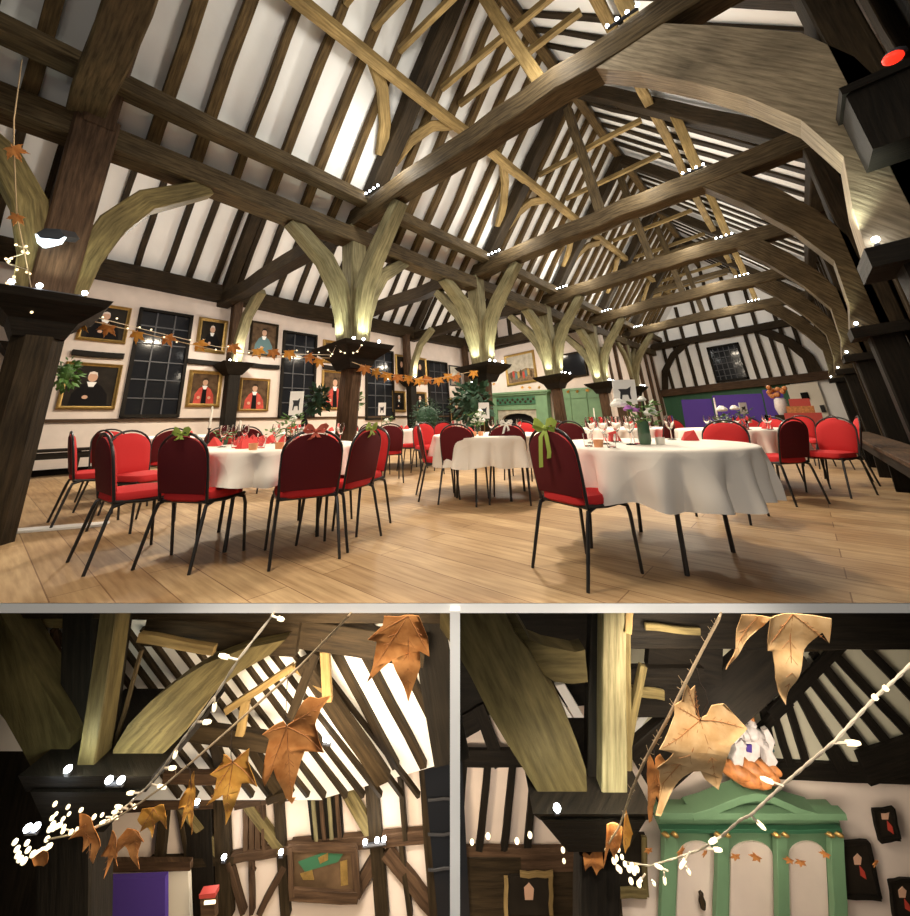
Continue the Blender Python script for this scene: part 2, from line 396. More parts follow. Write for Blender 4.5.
part(we, 'brace', lambda m: (m.sweep([PB(-5.4, Y1 - .1, 2.6), PB(-5.2, Y1 - .1, 3.6), PB(-4.6, Y1 - .1, 4.4), PB(-3.7, Y1 - .1, 5.0)], .3, .16, 'oak_dark', BY),
                             m.sweep([PB(.9, Y1 - .1, 2.3), PB(.75, Y1 - .1, 3.3), PB(.3, Y1 - .1, 4.1), PB(-.7, Y1 - .1, 5.0)], .4, .16, 'oak_dark', BY)))
part(we, 'gable_stud', lambda m: [m.beam(PB(x, Y1 - .06, 5.1), PB(x, Y1 - .06, min(zl(x), zr(x))), .16, .1, 'oak_dark', BY, seg=3) for x in (-4.7, -3.9, -3.1, -2.3, -1.5, -.7, .1)])
def grid_window(name, lo, hi, plane, axis, label, cols, rows, fw=.07):
    """dark leaded window; lo/hi in (u, z); axis 'x' = on a plane of constant x"""
    def pt(u, z, d): return PB(plane + d, u, z) if axis == 'x' else PB(u, plane - d, z)
    w = MB()
    def b3(m, u0, u1, z0, z1, d0, d1, mat):
        vs = [pt(*q) for q in [(u0,z0,d0),(u1,z0,d0),(u1,z1,d0),(u0,z1,d0),(u0,z0,d1),(u1,z0,d1),(u1,z1,d1),(u0,z1,d1)]]
        m.add(vs, [(3,2,1,0),(4,5,6,7),(0,1,5,4),(1,2,6,5),(2,3,7,6),(3,0,4,7)], mat)
    b3(w, lo[0], hi[0], lo[1], hi[1], .005, .02, 'black_glass')
    o = struct(name, w, label, smooth=False)
    def fr(m):
        b3(m, lo[0], lo[0] + fw, lo[1], hi[1], .0, .09, 'oak_black'); b3(m, hi[0] - fw, hi[0], lo[1], hi[1], .0, .09, 'oak_black')
        b3(m, lo[0], hi[0], lo[1], lo[1] + fw, .0, .09, 'oak_black'); b3(m, lo[0], hi[0], hi[1] - fw, hi[1], .0, .09, 'oak_black')
    part(o, 'window_frame', fr, smooth=False)
    def ld(m):
        for i in range(1, cols):
            u = lo[0] + (hi[0] - lo[0]) * i / cols; b3(m, u - .014, u + .014, lo[1], hi[1], .018, .045, 'lead')
        for j in range(1, rows):
            z = lo[1] + (hi[1] - lo[1]) * j / rows; b3(m, lo[0], hi[0], z - .014, z + .014, .018, .045, 'lead')
    part(o, 'glazing_bar', ld, smooth=False)
    return o
grid_window('window_1', (2.13, 2.0), (3.3, 4.66), XL, 'x', 'tall dark leaded window between portraits, nearest on the side wall', 3, 6)
grid_window('window_2', (5.83, 1.95), (7.0, 4.65), XL, 'x', 'tall dark leaded window with a white menu card in front of it', 3, 6)
a3 = B.onX(364, 352, XL); b3_ = B.onX(392, 420, XL)
RBT = RB
def bx(px, py): # timber-frame coords of a sight point on the left wall
    d = RB @ ray(px, py); t = XL / d.x; return (XL, d.y * t, CAM_H + d.z * t)
def wallrect(x0, y0, x1, y1):
    a = bx(x0, y0); b = bx(x1, y1); c = bx(x0, y1); d = bx(x1, y0)
    return ((a[1] + c[1]) / 2, (c[2] + b[2]) / 2), ((b[1] + d[1]) / 2, (a[2] + d[2]) / 2)
lo, hi = wallrect(365, 350, 393, 420); grid_window('window_3', lo, hi, XL, 'x', 'tall dark leaded window with pale lit panes right of the garland post', 3, 6)
lo, hi = wallrect(428, 362, 448, 425); grid_window('window_4', lo, hi, XL, 'x', 'tall dark window at the fireplace end of the side wall', 3, 6)
grid_window('window_5', (-3.0, 2.68), (-1.6, 4.5), Y1 - .02, 'y', 'broad dark leaded window in the far gable wall', 6, 6, .1)
# cross wall with the fireplace
YF = 15.75
mb = MB(); bbox(mb, (XL - .2, YF, .4), (XC + .15, YF + .3, 9.5), 'wall_plaster')
wf = struct('wall_back', mb, 'cream plaster cross wall behind the green fireplace', smooth=False)
part(wf, 'wall_plate', lambda m: m.beam(PB(XL, YF - .08, 5.1), PB(XC, YF - .08, 5.0), .3, .3, 'oak_dark', BU))
part(wf, 'gable_stud', lambda m: [m.beam(PB(x, YF - .06, 5.2), PB(x, YF - .06, 9.2), .16, .12, 'oak_dark', BY, seg=3) for x in (-11.2, -10.4, -9.6, -8.8, -8.0, -7.2, -6.4)])
part(wf, 'wainscot', lambda m: m.box((-7.95, 0, 0), (-5.75, .06, 2.02), 'green_paint', Matrix.Translation((0, YF - .12, 0))), label='green painted panelling', smooth=False)
part(wf, 'wainscot_moulding', lambda m: [m.box((x, 0, z0), (x + w, .09, z0 + h), 'green_paint', Matrix.Translation((0, YF - .15, 0))) for x, z0, w, h in ((-7.95, 1.97, 2.2, .09), (-7.9, 1.66, 2.1, .03), (-7.2, .1, .04, 1.86), (-6.5, .1, .04, 1.86), (-5.85, .1, .05, 1.86))], smooth=False)
# side partition beyond the arcade
mb = MB(); bbox(mb, (XC - .1, YF + .3, .3), (XC, Y1, 5.0), 'wall_plaster')
wp = struct('wall_inner', mb, 'plaster partition beyond the last arcade post', smooth=False)
part(wp, 'stud', lambda m: [m.beam(PB(XC + .05, y, .35), PB(XC + .05, y, 4.9), .2, .14, 'oak_brown', BX, seg=3) for y in (16.4, 17.5, 19.0, 20.6, 22.0, 23.2)])
part(wp, 'boarding', lambda m: bbox(m, (XC, 16.5, .4), (XC + .03, 17.6, 2.5), 'oak_brown'))
mb = MB(); bbox(mb, (XC, 19.0, .42), (XC + .05, 20.3, 2.3), 'door_white')
d1 = struct('door_1', mb, 'white doorway with a dark opening beyond the last arcade post', smooth=False)
part(d1, 'opening', lambda m: bbox(m, (XC + .045, 19.25, .42), (XC + .07, 20.05, 2.1), 'robe_black'), smooth=False)
mb = MB(); bbox(mb, (-.35, Y1 - .16, .05), (.75, Y1 - .1, 2.2), 'door_white')
d2 = struct('door_2', mb, 'white door with a small dark square pane at the far end', smooth=False)
part(d2, 'pane', lambda m: bbox(m, (.05, Y1 - .2, 1.5), (.32, Y1 - .15, 1.8), 'robe_black'), smooth=False)
part(d2, 'handle', lambda m: bbox(m, (.55, Y1 - .22, .9), (.7, Y1 - .15, 1.2), 'black_metal'))

# ---- roofs: plaster between rafters
def roof(label, pa, pb, y0, y1, ys, nrm, w=.12, mat='oak_rafter', th=.13):
    """slope between eaves pa and ridge pb ((x,z) pairs); rafters hang on its underside"""
    nx, nz = nrm; mb = MB()
    q = [PB(pa[0] + nx * .16, y0, pa[1] + nz * .16), PB(pa[0] + nx * .16, y1, pa[1] + nz * .16), PB(pb[0] + nx * .16, y1, pb[1] + nz * .16), PB(pb[0] + nx * .16, y0, pb[1] + nz * .16)]
    up = TB @ V((nx, 0, nz)) * .12
    mb.prism(q, up, 'plaster')
    o = struct('ceiling', mb, label, smooth=False)
    ax = TB @ V((nx, 0, nz))
    for y in ys:
        j = RND.uniform(-.05, .05); j2 = RND.uniform(-.05, .05); k = RND.uniform(.85, 1.25)
        part(o, 'rafter', lambda m: m.beam(PB(pa[0] + nx * (.15 - th / 2), y + j, pa[1] + nz * (.15 - th / 2)), PB(pb[0] + nx * (.15 - th / 2), y + j2, pb[1] + nz * (.15 - th / 2)), w * k, th, mat, ax, seg=7, jit=.016))
    return o
def norm2(a, b, s):
    dx, dz = b[0] - a[0], b[1] - a[1]; l = math.hypot(dx, dz); return (-dz / l * s, dx / l * s)
ys = []
for a, b in zip(YS[:-1], YS[1:]):
    k = 6; ys += [a + (b - a) * (i + 1) / (k + 1) for i in range(k)]
ys0 = [-2.9, -2.35, -1.8, -1.25, -.75, -.28]
pa, pb = (XC, 4.8), (RX, RZ)
c1 = roof('white plaster roof slope with rafters rising over the arcade', pa, pb, Y0, Y1 + .2, ys0 + ys, norm2(pa, pb, 1))
pa2 = (XR + .15, 4.85)
c2 = roof('white plaster roof slope with dark rafters above the bench wall', pa2, pb, 2.6, Y1 + .2, [y for y in ys if y > 2.6], norm2(pa2, pb, -1), mat='oak_dark', th=.05, w=.15)
part(c1, 'ridge_board', lambda m: m.beam(PB(RX, Y0, RZ - .02), PB(RX, Y1, RZ - .02), .2, .26, 'oak_rafter', BU, seg=20))
pa3, pb3 = (XL, 5.5), (-8.75, 9.5)
ysl = [-2.9 + .6 * i for i in range(31)]
c3 = roof('white plaster roof slope above the portrait wall', pa3, pb3, Y0, YF + .1, ysl, norm2(pa3, pb3, 1), mat='oak_dark', w=.13)
pa4 = (XC - .15, 4.9)
mb = MB(); mb.prism([PB(pa4[0], Y0, pa4[1]), PB(pa4[0], YF, pa4[1]), PB(pb3[0], YF, pb3[1]), PB(pb3[0], Y0, pb3[1])], TB @ V((.06, 0, .06)), 'plaster')
struct('ceiling', mb, 'far plaster slope falling to the arcade valley', smooth=False)
# purlins and plates as parts of the roof slopes
part(c1, 'lower_purlin', lambda m: m.beam(PB(-5.08, Y0, 5.18), PB(-5.08, Y1, 5.34), .22, .24, 'oak_tie', BU, seg=24, jit=.02))
part(c1, 'purlin', lambda m: m.beam(PB(-3.7, Y0, 6.55), PB(-3.7, Y1, 7.35), .17, .17, 'oak_yellow', BU, seg=24, jit=.015))
part(c2, 'purlin', lambda m: m.beam(PB(-.75, 2.6, zr(-.75) - .14), PB(-.75, Y1, zr(-.75) - .14), .17, .17, 'oak_yellow', BU, seg=24, jit=.015))
part(c1, 'arcade_plate', lambda m: m.beam(PB(XC, Y0, 4.7), PB(XC, Y1, 4.7), .34, .32, 'oak_tie', BU, seg=24, jit=.02))
for k_, y in enumerate(ys):
    if y > 1.2 and (y < 5.5 or k_ % 3 == 0): part(c1, 'collar', lambda m: m.beam(PB(-3.62, y, 7.3), PB(-1.05, y, 7.35), .09, .12, 'oak_yellow', BU, seg=3))
for Y in YS[1:6]:     # wind braces from principals to the purlin
    for s in (-1, 1):
        part(c1, 'wind_brace', lambda m: m.sweep([PB(-4.62, Y + s * .14, 5.95), PB(-4.3, Y + s * .3, 6.35), PB(-4.0, Y + s * .6, 6.7), PB(-3.75, Y + s * 1.02, 6.85)], .2, .09, 'oak_yellow', TB @ V((-.78, 0, .62))))

# ---- trusses
names = ['near', 'first', 'second', 'third', 'fourth', 'fifth', 'farthest']
TL = ['dark oak roof truss over the near garland post', 'biggest pale tie beam truss nearest the camera with broad curved brace', 'second oak truss, its tie beam holding a row of lights near the wall',
      'third oak truss along the nave, lights at both beam ends', 'fourth oak truss along the nave before the fireplace wall', 'fifth oak truss near the gable window', 'last oak truss against the far gable']
for i, Y in enumerate(YS):
    if i in (0, 6): continue
    p = PB(RX, Y, ZT); t = thing('roof_truss', TL[i], 'roof truss', p, 'oak roof trusses of the nave')
    part(t, 'tie_beam', lambda m: m.beam(PB(XC - .15, Y, ZT + .17), PB(XR + .15, Y, ZT + .17), .34, .36, 'oak_tie', BU, seg=16, jit=.02, bow=.08))
    part(t, 'principal_rafter', lambda m: m.beam(PB(XC + .2, Y, ZT + .1), PB(RX, Y, RZ - .16), .3, .28, 'oak_dark', BU, seg=8, jit=.02))
    part(t, 'principal_rafter', lambda m: m.beam(PB(XR, Y, ZT + .05), PB(RX, Y, RZ - .16), .3, .28, 'oak_dark', BU, seg=8, jit=.02))
    part(t, 'king_strut', lambda m: m.beam(PB(-1.45 if i == 1 else -2.15, Y, ZT + .3), PB(-2.3 if i == 1 else -2.4, Y, 8.2), .18, .2, 'oak_yellow' if i == 1 else 'oak_tie', BY, seg=4))
    part(t, 'queen_strut', lambda m: m.beam(PB(-.3, Y, ZT + .3), PB(-.4, Y, zr(-.4) - .25), .17, .17, 'oak_yellow', BY, seg=3))
    if i > 2: part(t, 'collar_beam', lambda m: m.beam(PB(-3.9, Y, 6.75), PB(-.85, Y, 6.8), .18, .2, 'oak_tie', BU, seg=4))
    out = [(.62, 1.95), (.65, 2.35), (.72, 2.76), (.59, 3.2), (.34, 3.62), (.04, 4.02), (-.38, 4.5), (-.82, 4.92), (-.1, 4.95), (.33, 4.5), (.8, 3.97), (1.0, 3.53), (1.07, 3.16), (1.07, 1.95)]
    if i > 1: out = [(.72, 1.95), (.82, 2.35), (.85, 3.0), (.56, 3.62), (.1, 4.32), (-.42, 4.95), (.12, 4.97), (.55, 4.4), (.9, 3.8), (1.08, 3.3), (1.12, 1.95)]; dx = (0, .04, .14, .18, .2)[i - 1]; out = [(x + dx, z) for x, z in out]
    part(t, 'arch_brace', lambda m: (setattr(m, 'ud', (TB @ V((.62, 0, -.78))).normalized()), m.prism([PB(x, Y - .15, z) for x, z in out], BY * .3, 'oak_arch_lit' if i == 1 else 'oak_tie')), smooth=False)
# the near truss only shows its principal above the near post
t = thing('roof_truss', TL[0], 'roof truss', PB(XC, YS[0], ZT), 'oak roof trusses of the nave')
part(t, 'principal_rafter', lambda m: m.beam(PB(XC + .1, YS[0], ZT), PB(RX, YS[0], RZ - .16), .3, .32, 'oak_brown', BU, seg=8, jit=.02))
part(t, 'tie_beam', lambda m: m.beam(PB(XC - .15, YS[0] - .1, ZT + .17), PB(XR + .15, YS[0] - .1, ZT + .17), .34, .36, 'oak_tie', BU, seg=10, jit=.02))
# ties of the far nave
for i, Y in enumerate(YS[:5]):
    t = thing('tie_beam', ['oak tie beam over the side aisle behind the near post', 'oak tie beam over the side aisle by the first wall post', 'oak tie beam in the side aisle hidden behind the garland post', 'oak tie beam over the side aisle by the second wall post', 'oak tie beam against the fireplace wall'][i], 'beam', PB(-8.75, Y, 5.1))
    part(t, 'beam', lambda m: m.beam(PB(XL, Y, 5.2), PB(XC, Y, 5.05), .32, .34, 'oak_dark', BU, seg=10, jit=.02))
    part(t, 'principal_rafter', lambda m: m.beam(PB(XL + .15, Y, 5.45), PB(-8.75, Y, 9.2), .28, .28, 'oak_dark', BU, seg=6, jit=.02))

# ---- arcade posts
PL = ['thick dark oak post nearest the camera with ivy and fairy lights', 'brown oak post with garland across it behind the near round table', 'oak post right of the garland post, hung with greenery', 'oak post in front of the green fireplace panelling', 'oak post at the end of the green panelling', 'dark oak post beyond the fireplace wall corner', 'farthest oak post by the gable']
def brace(m, p, sx, sy, Y, reach, zt, w, d, mat):
    q = [(.14, ZC - .02), (.19, ZC + .5), (.33, ZC + 1.0), (.6, ZC + 1.45), (reach, zt + .02)]
    pts = [PB(XC + sx * a, Y + sy * a, z) for a, z in q]
    side = V((sy, sx, 0))
    m.sweep(pts, w, d, mat, up=(TB @ V((-sx * .3, -sy * .3, 1))).normalized() if 0 else side, taper=[.85, .95, 1.05, 1.0, .8], jit=.01)
for i, Y in enumerate(YS[:6]):
    zf = .43
    big = 1.2 if i == 0 else 1; lean = (0, -.3, -.1, 0, 0, 0)[i]
    t = thing('arcade_post', PL[i], 'post', PB(XC, Y, zf - .02), 'oak arcade posts')
    def shaft(m):
        r = .155 * big; pts = [PB(XC + lean, Y, zf - .1), PB(XC + lean * .6, Y, 1.2), PB(XC + lean * .3, Y, 1.9), PB(XC, Y, ZC - .2)]
        m.sweep(pts, 2 * r, 2 * r, 'oak_brown' if i else 'oak_dark', BY, ch=.5)
    part(t, 'shaft', shaft)
    def capital(m):
        for (r, z0, r2, z1) in ((.2, -.42, .27, -.26), (.27, -.26, .46, -.1), (.46, -.1, .5, -.03)):
            r *= (.9 if i == 0 else 1); r2 *= (.9 if i == 0 else 1)
            vs = [PB(XC + a * r, Y + b * r, ZC + z0) for a, b in ((-1,-1),(1,-1),(1,1),(-1,1))] + [PB(XC + a * r2, Y + b * r2, ZC + z1) for a, b in ((-1,-1),(1,-1),(1,1),(-1,1))]
            m.add(vs, [(3,2,1,0),(4,5,6,7),(0,1,5,4),(1,2,6,5),(2,3,7,6),(3,0,4,7)], 'oak_black')
    part(t, 'capital', capital, smooth=False)
    part(t, 'upper_post', lambda m: m.sweep([PB(XC, Y, ZC - .05), PB(XC, Y, 3.6), PB(XC, Y, 4.9)], .3 * big, .3 * big, 'oak_pale_lit' if i else 'oak_brown', BY, taper=[.9, 1, 1.15]))
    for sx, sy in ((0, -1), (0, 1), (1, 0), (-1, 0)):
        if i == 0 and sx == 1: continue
        part(t, 'brace', lambda m: brace(m, None, sx, sy, Y, 1.25 if sy else 1.3, ZA if sy else ZT + .02, .26, .28, 'oak_pale_lit' if i else 'oak_green'))
# ---- wall posts of the bench wall
XP = (.92, 1.08, 1.2, 1.24, 1.24)
for i, Y in enumerate(YS[1:6]):
    t = thing('wall_post', ['dark oak wall post under the broadest curved brace', 'dark oak wall post with lights, second along the bench wall', 'dark oak wall post, third along the bench wall', 'dark oak wall post, fourth along the bench wall', 'dark oak wall post beside the white far door'][i], 'post', PB(.9, Y, -.06), 'oak wall posts above the bench')
    xp = XP[i]
    part(t, 'shaft', lambda m: m.sweep([PB(xp, Y, -.15), PB(xp, Y, 2.0)], .32, .32, 'oak_black', BY))
    part(t, 'upper_post', lambda m: m.sweep([PB(xp + .1, Y, 1.9), PB(xp + .1, Y, 4.9)], .26, .3, 'oak_dark', BY))
    part(t, 'capital', lambda m: bbox(m, (xp - .32, Y - .26, 1.86), (xp + .22, Y + .26, 2.0), 'oak_black'), smooth=False)
# ---- wall posts of the portrait wall
for i, (Y, X) in enumerate(((4.3, -11.45), (10.9, -11.45), (14.7, -11.45), (.4, -11.45))):
    t = thing('wall_post', ['black oak wall post between two red robed portraits', 'black oak wall post right of the window with pale panes', 'black oak wall post in the corner by the fireplace', 'black oak wall post behind the near arcade post'][i], 'post', PB(X, Y, .87), 'oak wall posts between the portraits')
    part(t, 'shaft', lambda m: m.sweep([PB(X, Y, .8), PB(X, Y, 3.2)], .3, .3, 'oak_black', BY))
    def cap(m):
        vs = [PB(X + a * .18, Y + b * .18, 3.05) for a, b in ((-1,-1),(1,-1),(1,1),(-1,1))] + [PB(X + a * .4, Y + b * .4, 3.35) for a, b in ((-1,-1),(1,-1),(1,1),(-1,1))]
        m.add(vs, [(3,2,1,0),(4,5,6,7),(0,1,5,4),(1,2,6,5),(2,3,7,6),(3,0,4,7)], 'oak_black')
    part(t, 'capital', cap, smooth=False)
    part(t, 'upper_post', lambda m: m.sweep([PB(X - .15, Y, 3.3), PB(X - .2, Y, 5.2)], .24, .24, 'oak_brown', BY))
    part(t, 'brace', lambda m: m.sweep([PB(X + .1, Y, 3.34), PB(X + .25, Y, 4.0), PB(X + .6, Y, 4.6), PB(X + 1.3, Y, 5.1)], .2, .24, 'oak_pale_lit', BY))

# ---- lights on capitals and ties
def spot_cluster(label, pts, group, r=.024):
    c = sum((V(p) for p in pts), V()) / len(pts)
    t = thing('spotlight_cluster', label, 'light', c - V((0, 0, .04)), group)
    part(t, 'base', lambda m: m.tube([V(pts[0]) - V((0, 0, .045)), V(pts[-1]) - V((0, 0, .045))], .02, 'lamp_body', 6))
    for p in pts: part(t, 'bulb', lambda m: m.ball(p, r, 'led', 8))
    return t
for i, Y in enumerate(YS[:6]):
    z = ZC + .02
    spot_cluster(['white spotlights on the capital of the near dark post', 'white spotlights on the capital of the garland post', 'white spotlights on the capital of the post hung with greenery', 'white spotlights on the capital before the fireplace panelling', 'white spotlights on the capital at the end of the green panelling', 'white spotlights on the capital beyond the fireplace wall'][i],
                 [PB(XC + .4, Y - .28, z), PB(XC + .42, Y - .1, z), PB(XC + .42, Y + .22, z)], 'capital spotlights along the arcade')
    if i < 5:
        for sx, sy in ((.46, 0), (0, -.46)):
            light('SPOT', 'capital_spot', PB(XC + sx, Y + sy, ZC + .06), 42 if i else 14, (.93, 1, .82), .04, PB(XC + sx * .9, Y + sy * .9, 6), 2.3)
for i, Y in enumerate(YS[1:6]):
    spot_cluster(ordinal(i) + ' row of white spotlights on the bench wall capitals', [PB(XP[i] - .24, Y - .2, 2.06), PB(XP[i] - .26, Y - .08, 2.06), PB(XP[i] - .24, Y + .05, 2.06)], 'capital spotlights along the bench wall', r=.022)
    light('SPOT', 'wall_spot', PB(XP[i] - .36, Y - .2, 2.12), 26, (.9, 1, .82), .04, PB(XP[i] - .7, Y - .1, 6), 2.0)
    for x, w in ((-4.95, 'arcade'), (-.55, 'bench wall')):
        Yp = Y - .22
        spot_cluster(f'row of white lights on the {w} end of the {ordinal(i)} tie beam', [PB(x + .11 * q, Yp, ZT + .42) for q in range(4)], 'light rows on the tie beams', r=.022)
        light('POINT', 'tie_light', PB(-4.1 if x < -2 else -1.15, Yp - .25, ZT + .6), 38, (1, .97, .88), .1)
for i, (Y, X) in enumerate(((4.3, -11.45), (10.9, -11.45), (14.7, -11.45))):
    spot_cluster(['white spotlights above the red robed portraits', 'white spotlights on the second portrait wall post', 'white spotlights in the fireplace corner'][i], [PB(X + .25, Y - .2, 3.4), PB(X + .28, Y - .05, 3.4)], 'capital spotlights along the portrait wall')
    light('POINT', 'aisle_light', PB(X + .5, Y, 3.6), 26, (1, .97, .88), .05)
for y in (2.0, 6, 9.5, 13):
    light('POINT', 'aisle_fill', PB(-8.6, y, 4.9), 95, (1, .95, .86), .2)  # added fill points in mid-air, brightening the aisle roof plaster
for y in (2.2, 5.9, 9.6, 13.4, 17.2, 21): light('POINT', 'roof_fill', PB(-2.2, y, 5.6), 70, (1, .95, .85), .2)  # added fill points under the ridge, brightening the nave roof plaster
# overhead lamps of the two naves
for x, y, e in ((-3.0, 5.5, 150), (-2.4, 9.6, 120), (-2.6, 14, 110), (-2.2, 19, 110), (-8.6, 3.2, 150), (-8.6, 8, 130), (-8.6, 12.6, 120)):
    light('AREA', 'nave_lamp', PB(x, y, 4.6), e * 1.1, (1, .86, .66), .35, PB(x, y, 0))
light('AREA', 'nave_lamp', PB(-2.6, .6, 4.6), 95, (1, .84, .62), .7, PB(-2.6, 1.2, 0))
# added fill behind the camera for the near faces; no known lamp there
light('AREA', 'rear_fill', V((1.0, -2.6, 4.2)), 28, (1, .88, .7), 1.6, V((-1.2, 2.6, .2)))
# ================================================================ FURNITURE OF THE HALL
def rot(rz): return Matrix.Rotation(rz, 4, 'Z')
# ---- chair prototype: faces +Y, origin on the floor under the seat
def chair_proto(label, loc, rz, group):
    t = thing('banquet_chair', label, 'chair', (0, 0, 0), group)
    def seat(m):
        out = []
        for i in range(28):
            a = 2 * PI * i / 28; c, s = math.cos(a), math.sin(a)
            out.append((math.copysign(abs(c) ** .45, c) * .215, math.copysign(abs(s) ** .45, s) * .215))
        vs = []; fs = []; lv = [(.9, .42), (1, .435), (1.0, .465), (.95, .485), (.7, .497), (.3, .503)]
        for k, z in lv: vs += [(x * k, y * k + .01, z) for x, y in out]
        n = 28
        for j in range(len(lv) - 1):
            for i in range(n): fs.append((j * n + i, j * n + (i + 1) % n, (j + 1) * n + (i + 1) % n, (j + 1) * n + i))
        fs.append(tuple(range(n - 1, -1, -1))); fs.append(tuple((len(lv) - 1) * n + i for i in range(n)))
        m.add(vs, fs, 'chair_red')
    part(t, 'seat', seat)
    tilt = -.19
    def bp(x, z, d=0): return V((x, -.19 + (z - .47) * tilt * 1.0 + d, z))
    def back(m):
        w = .213; pts = [(-w * .93, .475), (-w, .6), (-w, .725)]
        for i in range(1, 12):
            a = PI - PI * i / 12; pts.append((w * math.cos(a) * 1.0, .725 + .15 * math.sin(a)))
        pts += [(w, .725), (w, .6), (w * .93, .475)]
        n = len(pts); cx, cz = 0, .68
        def ring(k, d): return [bp(cx + (x - cx) * k, cz + (z - cz) * k, d) for x, z in pts]
        rings = [ring(.55, .034), ring(.88, .028), ring(1, .008), ring(1, -.012)]
        vs = [p for r in rings for p in r]; fs = []
        for j in range(3):
            for i in range(n): fs.append((j * n + i, (j + 1) * n + i, (j + 1) * n + (i + 1) % n, j * n + (i + 1) % n))
        fs.append(tuple(range(n)))
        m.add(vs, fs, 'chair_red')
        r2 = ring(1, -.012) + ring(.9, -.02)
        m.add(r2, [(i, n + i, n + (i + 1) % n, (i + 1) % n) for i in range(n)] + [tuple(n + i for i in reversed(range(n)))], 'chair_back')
    part(t, 'backrest', back)
    def frame(m):
        w = .216; pts = [bp(-w * .96, .42), bp(-w, .6), bp(-w, .74)]
        for i in range(1, 12):
            a = PI - PI * i / 12; pts.append(bp(w * math.cos(a), .74 + .16 * math.sin(a)))
        pts += [bp(w, .74), bp(w, .6), bp(w * .96, .42)]
        m.tube(pts, .0105, 'black_metal', 8)
    part(t, 'back_frame', frame)
    def rail(m):
        for s in (-1, 1): m.tube([(s * .205, -.19, .43), (s * .205, 0, .415), (s * .205, .19, .425)], .013, 'black_metal', 8)
        m.tube([(-.205, .17, .42), (.205, .17, .42)], .012, 'black_metal'); m.tube([(-.205, -.17, .42), (.205, -.17, .42)], .012, 'black_metal')
    part(t, 'seat_rail', rail)
    for s in (-1, 1):
        part(t, 'leg', lambda m: m.tube([(s * .205, .12, .42), (s * .21, .185, .4), (s * .215, .2, .35), (s * .225, .235, .0)], [.013, .013, .013, .011], 'black_metal', 8))
        part(t, 'leg', lambda m: m.tube([(s * .205, -.12, .42), (s * .21, -.185, .4), (s * .215, -.2, .35), (s * .235, -.275, .0)], [.013, .013, .013, .011], 'black_metal', 8))
    t.location = loc; t.rotation_euler = (0, 0, rz)
    return t
def mid(a, b): return (G.onZ(*a, 0) + G.onZ(*b, 0)) / 2
def face(fr, to): d = V(to) - V(fr); return math.atan2(-d.x, d.y)
def from_rear(rear, toward):            # chair origin and heading from the middle of its rear feet
    d = (V(toward) - V(rear)); d.z = 0; d.normalize()
    return V((rear.x, rear.y, 0)) + d * .27, math.atan2(-d.x, d.y)
def gz(px, zc): p = gdeep(px, 440, zc); return V((p.x, p.y, 0))
T1, T3, T4, T5 = gz(276, 3.75), gz(490, 5.35), gz(645, 3.15), gz(736, 5.75)
T2, T6, T7, T8 = gz(172, 6.6), gz(398, 8.6), gz(622, 7.0), gz(318, 8.0)
TABLES = {1: T1, 2: T2, 3: T3, 4: T4, 5: T5, 6: T6, 7: T7, 8: T8}
TN = {1: 'the near round table by the portrait wall', 2: 'the hidden table in the near side aisle', 3: 'the middle round table before the fireplace', 4: 'the nearest round table with pleated cloth', 5: 'the round table before the purple screens', 6: 'the far table beside the garland post', 7: 'the far table by the green panelling', 8: 'the aisle table behind the garland post'}
CH = []                                 # (origin, heading, label)
def chair(o, rz, label): CH.append((o, rz, label))
def rearchair(a, b, T, label): o, rz = from_rear(mid(a, b), T); chair(o, rz, label)
rearchair((134, 571), (188, 574), T1 + V((-.1, 0, 0)), 'red chair with lime bow, its burgundy back to the camera at the near round table')
rearchair((276, 572), (332, 558), T1 + V((.25, .1, 0)), 'red chair tied with a red bow, its back facing the camera at the near table')
rearchair((354, 550), (375, 538), T1 + V((0, .05, 0)), 'red chair with lime bow turned sideways at the end of the near round table')
def vchair(px, zc, phi, label):          # phi: 0 faces away from the camera, 90 faces right, 180 faces the camera
    p = gz(px, zc); d = V((p.x, p.y, 0)).normalized(); r_ = V((d.y, -d.x, 0)); a = math.radians(phi); q = d * math.cos(a) + r_ * math.sin(a)
    chair(p, math.atan2(-q.x, q.y), label)
vchair(146, 3.2, 74, 'red chair in profile facing the near round table from the post side')
vchair(150, 4.1, 140, 'red chair with bright cushioned front showing beside the near round table')
vchair(121, 5.45, 150, 'red chair front seen over the profile chair near the dark post')
vchair(103, 4.35, 84, 'red chair farthest towards the dark post, only its edge showing')
vchair(127, 4.9, 60, 'dark backed red chair squeezed between two bright chairs near the post')
vchair(357, 3.9, -142, 'bright red chair front at the garland post side of the near round table')
c8 = gz(212, 5.9); chair(c8, face(c8, T2), 'burgundy chair back between the near round table and the wall candle')
c8b = gz(258, 6.0); chair(c8b, face(c8b, T8), 'red chair behind the napkins of the near round table')
c8c = gz(165, 5.6); chair(c8c, face(c8c, T2) + .4, 'red chair behind the lime bowed chair near the portrait wall')
rearchair((412, 494), (424, 503), T3, 'red chair in profile at the aisle side of the middle round table')
rearchair((443, 504), (472, 508), T3 + V((-.2, .0, 0)), 'red chair with its burgundy back to the camera, aisle half of the middle table')
rearchair((494, 507), (526, 504), T3 + V((.25, .1, 0)), 'red chair with a pale ribbon, its back to the camera at the middle table')
